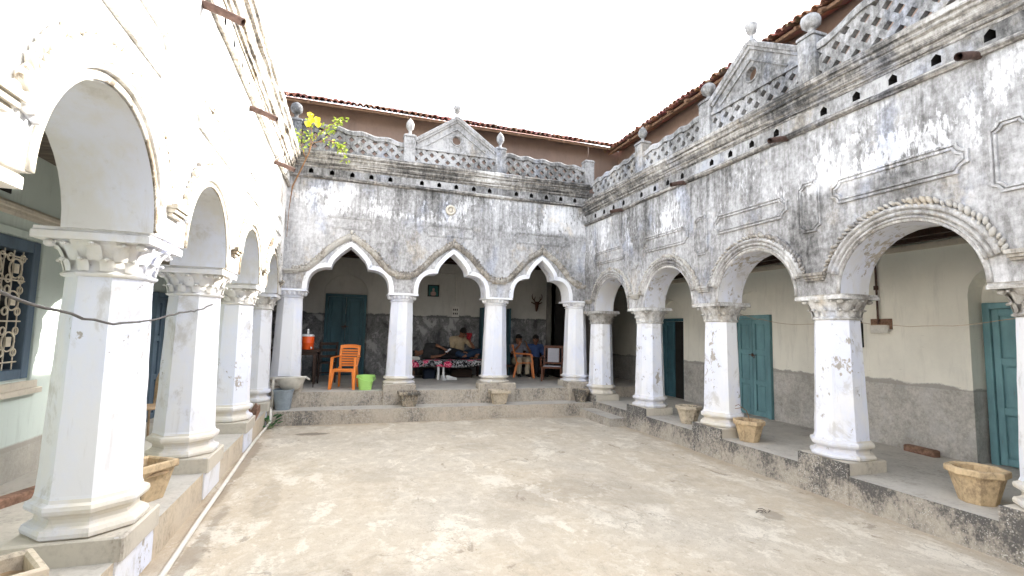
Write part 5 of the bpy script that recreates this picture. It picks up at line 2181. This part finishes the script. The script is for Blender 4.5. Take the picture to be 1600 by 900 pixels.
# sitting cross-legged behind, bent over
y0 = 12.98
person('person in tan shirt and jeans sitting bent over on the cot, red cloth at face', (2.85, y0, BZ),
       dict(pelvis=(2.84, y0, BZ + .13), chest=(2.79, y0 - .14, BZ + .47), neck=(2.82, y0 - .21, BZ + .60), head=(2.87, y0 - .28, BZ + .69), look=(.35, -.8, -.75), hup=(.1, -.55, .8),
            shl=(2.60, y0 - .14, BZ + .52), shr=(2.99, y0 - .13, BZ + .50), ell=(2.60, y0 - .26, BZ + .24), wrl=(2.84, y0 - .40, BZ + .19), handl=(.9, -.3, -.1), curll=(.1, -.3, -.9),
            elr=(3.14, y0 - .34, BZ + .31), wrr=(2.99, y0 - .42, BZ + .53), handr=(-.5, .3, .75), curlr=(-.8, .4, -.2), thumbr=-1,
            hipl=(2.75, y0 - .02, BZ + .12), hipr=(2.95, y0 - .02, BZ + .12), knl=(2.72, y0 - .40, BZ + .15), knr=(3.30, y0 - .28, BZ + .20), anl=(3.0, y0 - .38, BZ + .06), anr=(2.95, y0 - .46, BZ + .10),
            toel=(3.15, y0 - .34, BZ + .05), toer=(2.83, y0 - .44, BZ + .08)),
       dict(shirt='tan_cloth', trousers='jeans'))
b = MB()
vs2 = []
for i in range(9):
    for j in range(7):
        u, v = i / 8, j / 6
        vs2.append((2.93 + .11 * u + .012 * math.sin(v * 7), y0 - .42 - .03 * math.sin(u * 9 + v * 3) - .04 * u, BZ + .69 - .15 * v + .04 * u * (1 - v) - .04 * u))
b.add(vs2, [(i * 7 + j, i * 7 + j + 1, i * 7 + j + 8, i * 7 + j + 7) for i in range(8) for j in range(6)])
o = b.build('red_cloth', 'red_cloth', smooth='all')
o.modifiers.new('thickness', 'SOLIDIFY').thickness = .02
tag(o, 'crumpled red cloth held up to the seated person\'s face on the cot', 'cloth')

# two men on the low bench against the far wall
t = thing('bench', 'low dark bench by the far wall under two seated men', 'bench', (4.85, 13.25, ZB2), 0)
b = MB()
b.bevbox((-.72, -.20, .26), (.72, .20, .31), .008)
b.build('seat', 'dark_wood', t)
for sx in (-.62, .62):
    for sy in (-.14, .14):
        b = MB()
        b.bar((sx, sy, .27), (sx, sy, 0), .06, .06, .05, .05)
        b.build('leg', 'dark_wood', t)
b = MB()
b.bar((-.70, .22, .30), (-.70, .26, .68), .05, .04)
b.bar((.70, .22, .30), (.70, .26, .68), .05, .04)
b.bar((-.71, .25, .60), (.71, .25, .60), .03, .16)
b.build('backrest', 'dark_wood', t)


def seated(x, y, label, shirt, trousers, hands, loc_z=ZB2 + .31):
    z = loc_z
    J = dict(pelvis=(x, y, z + .12), chest=(x, y + .03, z + .44), neck=(x, y, z + .60), head=(x, y - .04, z + .715), look=(.0, -1, -.18), hup=(0, -.1, 1),
             shl=(x - .19, y + .02, z + .52), shr=(x + .19, y + .02, z + .52),
             hipl=(x - .09, y - .02, z + .10), hipr=(x + .09, y - .02, z + .10), knl=(x - .12, y - .44, z + .16), knr=(x + .15, y - .46, z + .17),
             anl=(x - .10, y - .40, ZB2 + .08), anr=(x + .13, y - .42, ZB2 + .08), toel=(x - .11, y - .56, ZB2 + .04), toer=(x + .15, y - .58, ZB2 + .04))
    J.update(hands)
    return person(label, (x, y, ZB2), J, dict(shirt=shirt, trousers=trousers, shoes='black_shoe'))


x, y, z = 4.60, 13.22, ZB2 + .31
seated(x, y, 'person in grey shirt and khaki trousers raising both hands to the mouth', 'grey_cloth', 'khaki_cloth',
       dict(ell=(x - .25, y - .22, z + .34), wrl=(x - .06, y - .24, z + .55), handl=(.35, .1, .85), curll=(.6, .5, .3), elr=(x + .29, y - .20, z + .36), wrr=(x + .16, y - .28, z + .55), handr=(-.25, 0, .9), curlr=(-.7, .3, .2), thumbr=-1, thumbl=1))
x = 5.12
seated(x, y, 'person in blue shirt seated behind the wooden armchair in the right far arch', 'blue_cloth', 'black_cloth',
       dict(ell=(x - .25, y - .06, z + .24), wrl=(x - .12, y - .28, z + .22), handl=(.4, -.8, -.1), curll=(0, -.2, -1), elr=(x + .25, y - .06, z + .24), wrr=(x + .12, y - .28, z + .22), handr=(-.4, -.8, -.1), curlr=(0, -.2, -1)))

# wooden armchair with woven back
t = thing('wooden_armchair', 'brown wooden armchair with pale woven back and curled arms, in right far arch', 'chair', (5.02, 11.72, ZB2), R(-28))
b = MB()
b.bevbox((-.26, -.26, .33), (.26, .24, .375), .008)
b.build('seat_frame', 'chair_wood', t)
b = MB()
b.bevbox((-.22, -.22, .372), (.22, .20, .383), .004)
b.build('woven_seat', 'caning', t)
b = MB()
for sg in (-1, 1):
    b.bar((sg * .235, .22, .33), (sg * .235, .34, .88), .045, .035)
b.bar((-.25, .335, .86), (.25, .335, .86), .03, .07)
b.bar((-.23, .245, .44), (.23, .245, .44), .028, .05)
b.bar((-.155, .25, .45), (-.155, .33, .84), .02, .02)
b.bar((.155, .25, .45), (.155, .33, .84), .02, .02)
b.build('backrest', 'chair_wood', t)
b = MB()
b.add([(-.145, .249, .465), (.145, .249, .465), (.145, .323, .83), (-.145, .323, .83), (-.145, .257, .465), (.145, .257, .465), (.145, .331, .83), (-.145, .331, .83)],
      [(0, 1, 2, 3), (4, 5, 6, 7), (0, 1, 5, 4), (1, 2, 6, 5), (2, 3, 7, 6), (3, 0, 4, 7)])
b.build('woven_back', 'caning', t)
for sg in (-1, 1):
    b = MB()
    pts = [(sg * .25, .27, .58), (sg * .27, .10, .615), (sg * .28, -.10, .61), (sg * .28, -.24, .58), (sg * .27, -.31, .50), (sg * .265, -.28, .42), (sg * .26, -.24, .35)]
    b.tube(pts, .022, 8)
    b.build('armrest', 'chair_wood', t, smooth='all')
    for (y_, z_) in ((-.23, .35), (.21, .35)):
        b = MB()
        b.bar((sg * .235, y_, z_), (sg * .25, y_ * 1.12, 0), .048, .048, .03, .03)
        b.build('leg', 'chair_wood', t)

# ------------------------------------------------------------------ things on the back wall
t = thing('framed_picture', 'small black framed portrait print high on the back wall', 'picture', (2.18, 13.58, 2.71), 0)
b = MB()
for a, c in (((-.16, -.012, -.0), (-.13, .012, .33)), ((.13, -.012, 0), (.16, .012, .33)), ((-.131, -.010, 0), (.131, .010, .03)), ((-.131, -.010, .30), (.131, .010, .33))):
    b.bevbox(a, c, .004)
b.build('frame', 'photo_frame', t)
b = MB()
b.box((-.132, -.004, .028), (.132, .006, .302))
b.build('print', 'photo_teal', t)
b = MB()
b.ball((0, -.003, .20), .04, .003, .05, n=10)
b.ball((0, -.003, .085), .09, .003, .07, n=10)
b.build('printed_figure', 'photo_figure', t)

t = thing('switch_board', 'white switch board with conduit rising above it on the back wall', 'switch board', (2.82, 13.58, 2.16), 0)
b = MB()
b.bevbox((-.105, -.035, 0), (.105, .01, .29), .008)
b.build('board', 'paper', t)
b = MB()
for i in range(2):
    for j in range(3):
        b.bevbox((-.07 + j * .05, -.045, .07 + i * .11), (-.04 + j * .05, -.034, .12 + i * .11), .003)
b.build('switches', 'photo_frame', t)
b = MB()
b.tube([(.0, -.012, .28), (.0, -.012, 1.20)], .014, 8)
b.tube([(.0, -.012, 1.20), (-.62, -.012, 1.20)], .014, 8)
b.build('conduit', 'paper', t)

t = thing('antler_mount', 'dark deer skull with short antlers hung on the back wall', 'trophy', (5.26, 13.56, 2.42), 0)
b = MB()
b.capsule((0, -.03, .0), .028, (0, -.05, .14), .055)
b.capsule((0, -.05, .14), .055, (0, -.04, .22), .05)
b.capsule((-.04, -.04, .19), .02, (-.17, -.03, .25), .012)
b.capsule((.04, -.04, .19), .02, (.17, -.03, .25), .012)
b.build('skull', 'horn', t, smooth='all')
for sg in (-1, 1):
    b = MB()
    b.tube([(sg * .03, -.05, .22), (sg * .09, -.07, .30), (sg * .15, -.07, .36), (sg * .16, -.06, .44), (sg * .13, -.05, .50)], [.018, .016, .014, .011, .005], 8)
    b.tube([(sg * .10, -.07, .31), (sg * .08, -.10, .38), (sg * .07, -.10, .42)], [.012, .009, .004], 6)
    b.build('antler', 'horn', t, smooth='all')

# ------------------------------------------------------------------ things on the right veranda
t = thing('wall_socket', 'grimy socket box with rusty conduit on the right veranda\'s cream wall', 'socket', (7.28, 5.01, 1.88), 0)
b = MB()
b.bevbox((-.05, -.12, 0), (.01, .12, .11), .008)
b.build('box', 'paper', t)
b = MB()
b.box((-.004, -.15, .05), (.016, .14, .20))
b.build('wooden_backing', 'log', t)
b = MB()
b.tube([(-.02, .02, .10), (-.02, .03, 1.16)], .014, 8)
b.tube([(-.022, .03, .62), (-.022, .03, .68)], .03, 8)
b.build('conduit', 'rust', t)
t = thing('letter_box', 'dark blue arched box on the cream wall behind the nearest full right column', 'box', (7.29, 5.40, 1.66), 0)
b = MB()
poly = [(-.12, 0), (.12, 0), (.12, .34)] + [(.12 * math.cos(PI * i / 10), .34 + .10 * math.sin(PI * i / 10)) for i in range(1, 10)] + [(-.12, .34)]
b.prism(poly, lambda p: Vector((.01, p[0], p[1])), lambda p: Vector((-.05, p[0], p[1])))
b.build('case', 'photo_frame', t)
b = MB()
b.box((-.055, -.08, .16), (-.048, .08, .32))
b.build('front_panel', 'blue_box', t)
b = MB()
b.bevbox((-.055, -.20, 0), (.055, .20, .085), .012)
o = b.build('wood_block', 'log', loc=(7.18, 4.50, FZ))
o.rotation_euler = (0, 0, R(-6))
tag(o, 'weathered block of wood on the right veranda floor against the dado', 'wood')
b = MB()
b.bevbox((-.05, -.42, 0), (.05, .42, .075), .012)
o = b.build('timber_offcut', 'log', loc=(-2.60, 5.15, LZ))
o.rotation_euler = (0, 0, R(-20))
tag(o, 'reddish timber offcut lying on the left veranda floor below the window', 'wood')


def cable(name, pts, label, mat='wire', r=.006):
    b_ = MB()
    b_.tube(pts, r, 6)
    return tag(b_.build(name, mat, smooth='all'), label, 'cable')


def sagline(anchors, sag, n=10):
    out = []
    for a, c in zip(anchors, anchors[1:]):
        a, c = Vector(a), Vector(c)
        for i in range(n):
            t_ = i / n
            p = a.lerp(c, t_)
            p.z -= 4 * sag * t_ * (1 - t_)
            out.append(p + Vector((0, random.uniform(-.006, .006), random.uniform(-.006, .006))))
    out.append(Vector(anchors[-1]))
    return out


cable('cable', sagline([(-1.30, .5, 2.0), (-1.26, 2.2, 1.92), (-1.28, 3.36, 1.78), (-1.31, 4.6, 1.88), (-1.32, 5.6, 1.99)], .02), 'grey cable sagging across the two nearest left columns', r=.007)
cable('cable', sagline([(5.72, 6.1, 2.15), (5.70, 4.3, 2.0), (5.66, 2.4, 2.06)], .10, 14), 'thin pale cable slung between the columns of the right veranda', 'cane', .003)


# cane chairs on the left veranda, curled backs seen between the columns
def cane_chair(loc, rz, label):
    t = thing('cane_chair', label, 'chair', loc, rz, 'cane chairs on the left veranda')
    b = MB()
    b.tube([tuple((.22 * math.cos(2 * PI * i / 18), .20 * math.sin(2 * PI * i / 18), .42)) for i in range(18)], .016, 6, closed=True)
    for k in range(-4, 5):
        b.tube([(k * .045, -math.sqrt(max(0, 1 - (k * .045 / .22) ** 2)) * .2, .425), (k * .045, math.sqrt(max(0, 1 - (k * .045 / .22) ** 2)) * .2, .425)], .007, 5)
    b.build('seat', 'cane', t)
    b = MB()
    for rr in (1.0, .82, .64):
        pts = [(.17 * rr * math.cos(R(200 - 220 * i / 14)), .20 + .03 * math.sin(PI * i / 14), .72 + .19 * rr * math.sin(R(200 - 220 * i / 14))) for i in range(15)]
        b.tube([(-.14, .18, .42)] + pts + [(.14, .18, .42)], .013, 6)
    b.build('backrest', 'cane', t)
    for i in range(4):
        a = PI / 4 + PI / 2 * i
        b = MB()
        b.tube([(.17 * math.cos(a), .16 * math.sin(a), .42), (.20 * math.cos(a), .19 * math.sin(a), 0)], .015, 6)
        b.build('leg', 'cane', t)
    return t


cane_chair((-2.05, 8.05, LZ), R(-60), 'cane chair with coiled round back behind the third left column')
cane_chair((-2.45, 7.6, LZ), R(-40), 'cane chair deeper in the left veranda, its back edge behind the second column')

# ------------------------------------------------------------------ plants
def leaf(mb_, p, d, up_, ln, w_):
    d = Vector(d).normalized()
    s_ = d.cross(Vector(up_))
    if s_.length < 1e-3:
        s_ = Vector((1, 0, 0))
    s_.normalize()
    n_ = s_.cross(d)
    p = Vector(p)
    vs3 = [p, p + d * ln * .35 + s_ * w_ * .5 + n_ * .01, p + d * ln * .75 + s_ * w_ * .36, p + d * ln - n_ * ln * .12, p + d * ln * .75 - s_ * w_ * .36, p + d * ln * .35 - s_ * w_ * .5 + n_ * .01, p + d * ln * .5 - n_ * .012]
    mb_.add(vs3, [(0, 1, 6), (1, 2, 6), (2, 3, 6), (3, 4, 6), (4, 5, 6), (5, 0, 6)])


rnd = random.Random(11)
t = thing('fig_sapling', 'yellow-green fig sapling rooted in the far left corner of the cornice', 'plant', (-1.18, 9.95, 4.55), 0, world_parts=True)
b = MB()
main = [(-1.225, 10.12, 3.5), (-1.21, 10.08, 4.05), (-1.16, 9.95, 4.45), (-1.02, 9.90, 4.80), (-.90, 9.85, 5.1), (-.84, 9.82, 5.35)]
b.tube(main, [.004, .006, .014, .014, .011, .007], 7)
tips = [((-.90, 9.85, 5.1), (-.86, 9.78, 5.42), (-.88, 9.72, 5.74)), ((-.84, 9.82, 5.35), (-.66, 9.74, 5.55), (-.45, 9.70, 5.66)), ((-.84, 9.82, 5.30), (-.55, 9.74, 5.38), (-.25, 9.68, 5.22)),
        ((-.95, 9.87, 5.0), (-1.05, 9.80, 5.25), (-1.05, 9.76, 5.5)), ((-.66, 9.74, 5.55), (-.42, 9.7, 5.75), (-.28, 9.68, 5.80)), ((-.55, 9.74, 5.38), (-.35, 9.7, 5.3), (-.22, 9.68, 5.02))]
for a in tips:
    b.tube(a, [.008, .006, .003], 5)
b.build('stem', 'stem', t)
b = MB()
for a in tips:
    for k in range(32):
        tt = rnd.uniform(.35, 1.05)
        p = Vector(a[0]).lerp(Vector(a[1]), min(1, tt * 2)) if tt < .5 else Vector(a[1]).lerp(Vector(a[2]), (tt - .5) * 2)
        p = p + Vector((rnd.uniform(-.07, .07), rnd.uniform(-.07, .07), rnd.uniform(-.07, .05)))
        leaf(b, p, (rnd.uniform(-1, 1), rnd.uniform(-1, .4), rnd.uniform(-.9, .3)), (rnd.uniform(-.5, .5), -1, .6), rnd.uniform(.045, .09), rnd.uniform(.025, .05))
b.build('leaves', 'leaf_lime', t)
b = MB()
for (x, z) in ((-.90, 5.80), (-.80, 5.73), (-.92, 5.62), (-.76, 5.64), (-.86, 5.70)):
    leaf(b, (x, 9.70, z + .06), (rnd.uniform(-.5, .5), -.4, -1), (.2, -1, .2), .15, .13)
b.build('yellow_leaves', 'leaf_yellow', t)

t = thing('weed', 'broad-leaved green weed growing at the foot of the far left corner step', 'plant', (-1.22, 9.66, 0), 0)
b = MB()
for k in range(15):
    a = rnd.uniform(0, 2 * PI)
    el = rnd.uniform(.1, 1.1)
    r_ = rnd.uniform(.02, .10)
    p = Vector((math.cos(a) * r_, math.sin(a) * r_ * .7 - .04, rnd.uniform(.04, .20)))
    leaf(b, p, (math.cos(a), math.sin(a) * .8 - .4, el), (0, 0, 1), rnd.uniform(.12, .19), rnd.uniform(.055, .085))
b.build('leaves', 'leaf_green', t)
b = MB()
for k in range(7):
    a = rnd.uniform(0, 2 * PI)
    b.tube([(0, 0, 0), (math.cos(a) * .05, math.sin(a) * .04 - .03, .08), (math.cos(a) * .10, math.sin(a) * .06 - .04, .16)], .005, 5)
for k in range(6):
    a = rnd.uniform(0, 2 * PI)
    b.ball((math.cos(a) * .09, math.sin(a) * .05 - .05, .03), .03, .03, .025, n=6, k=4)
b.build('stalks', 'leaf_pale', t)

# dry twig litter
b = MB()
for k in range(5):
    a = rnd.uniform(0, PI)
    p = Vector((4.09 + rnd.uniform(-.05, .05), 4.04 + rnd.uniform(-.04, .04), .012))
    b.tube([p, p + Vector((math.cos(a) * .04, math.sin(a) * .04, .008)), p + Vector((math.cos(a + .5) * .075, math.sin(a + .5) * .075, .003))], .003, 5)
tag(b.build('dry_twig', 'dark_wood'), 'small dark dry twig lying on the open courtyard floor', 'twig')
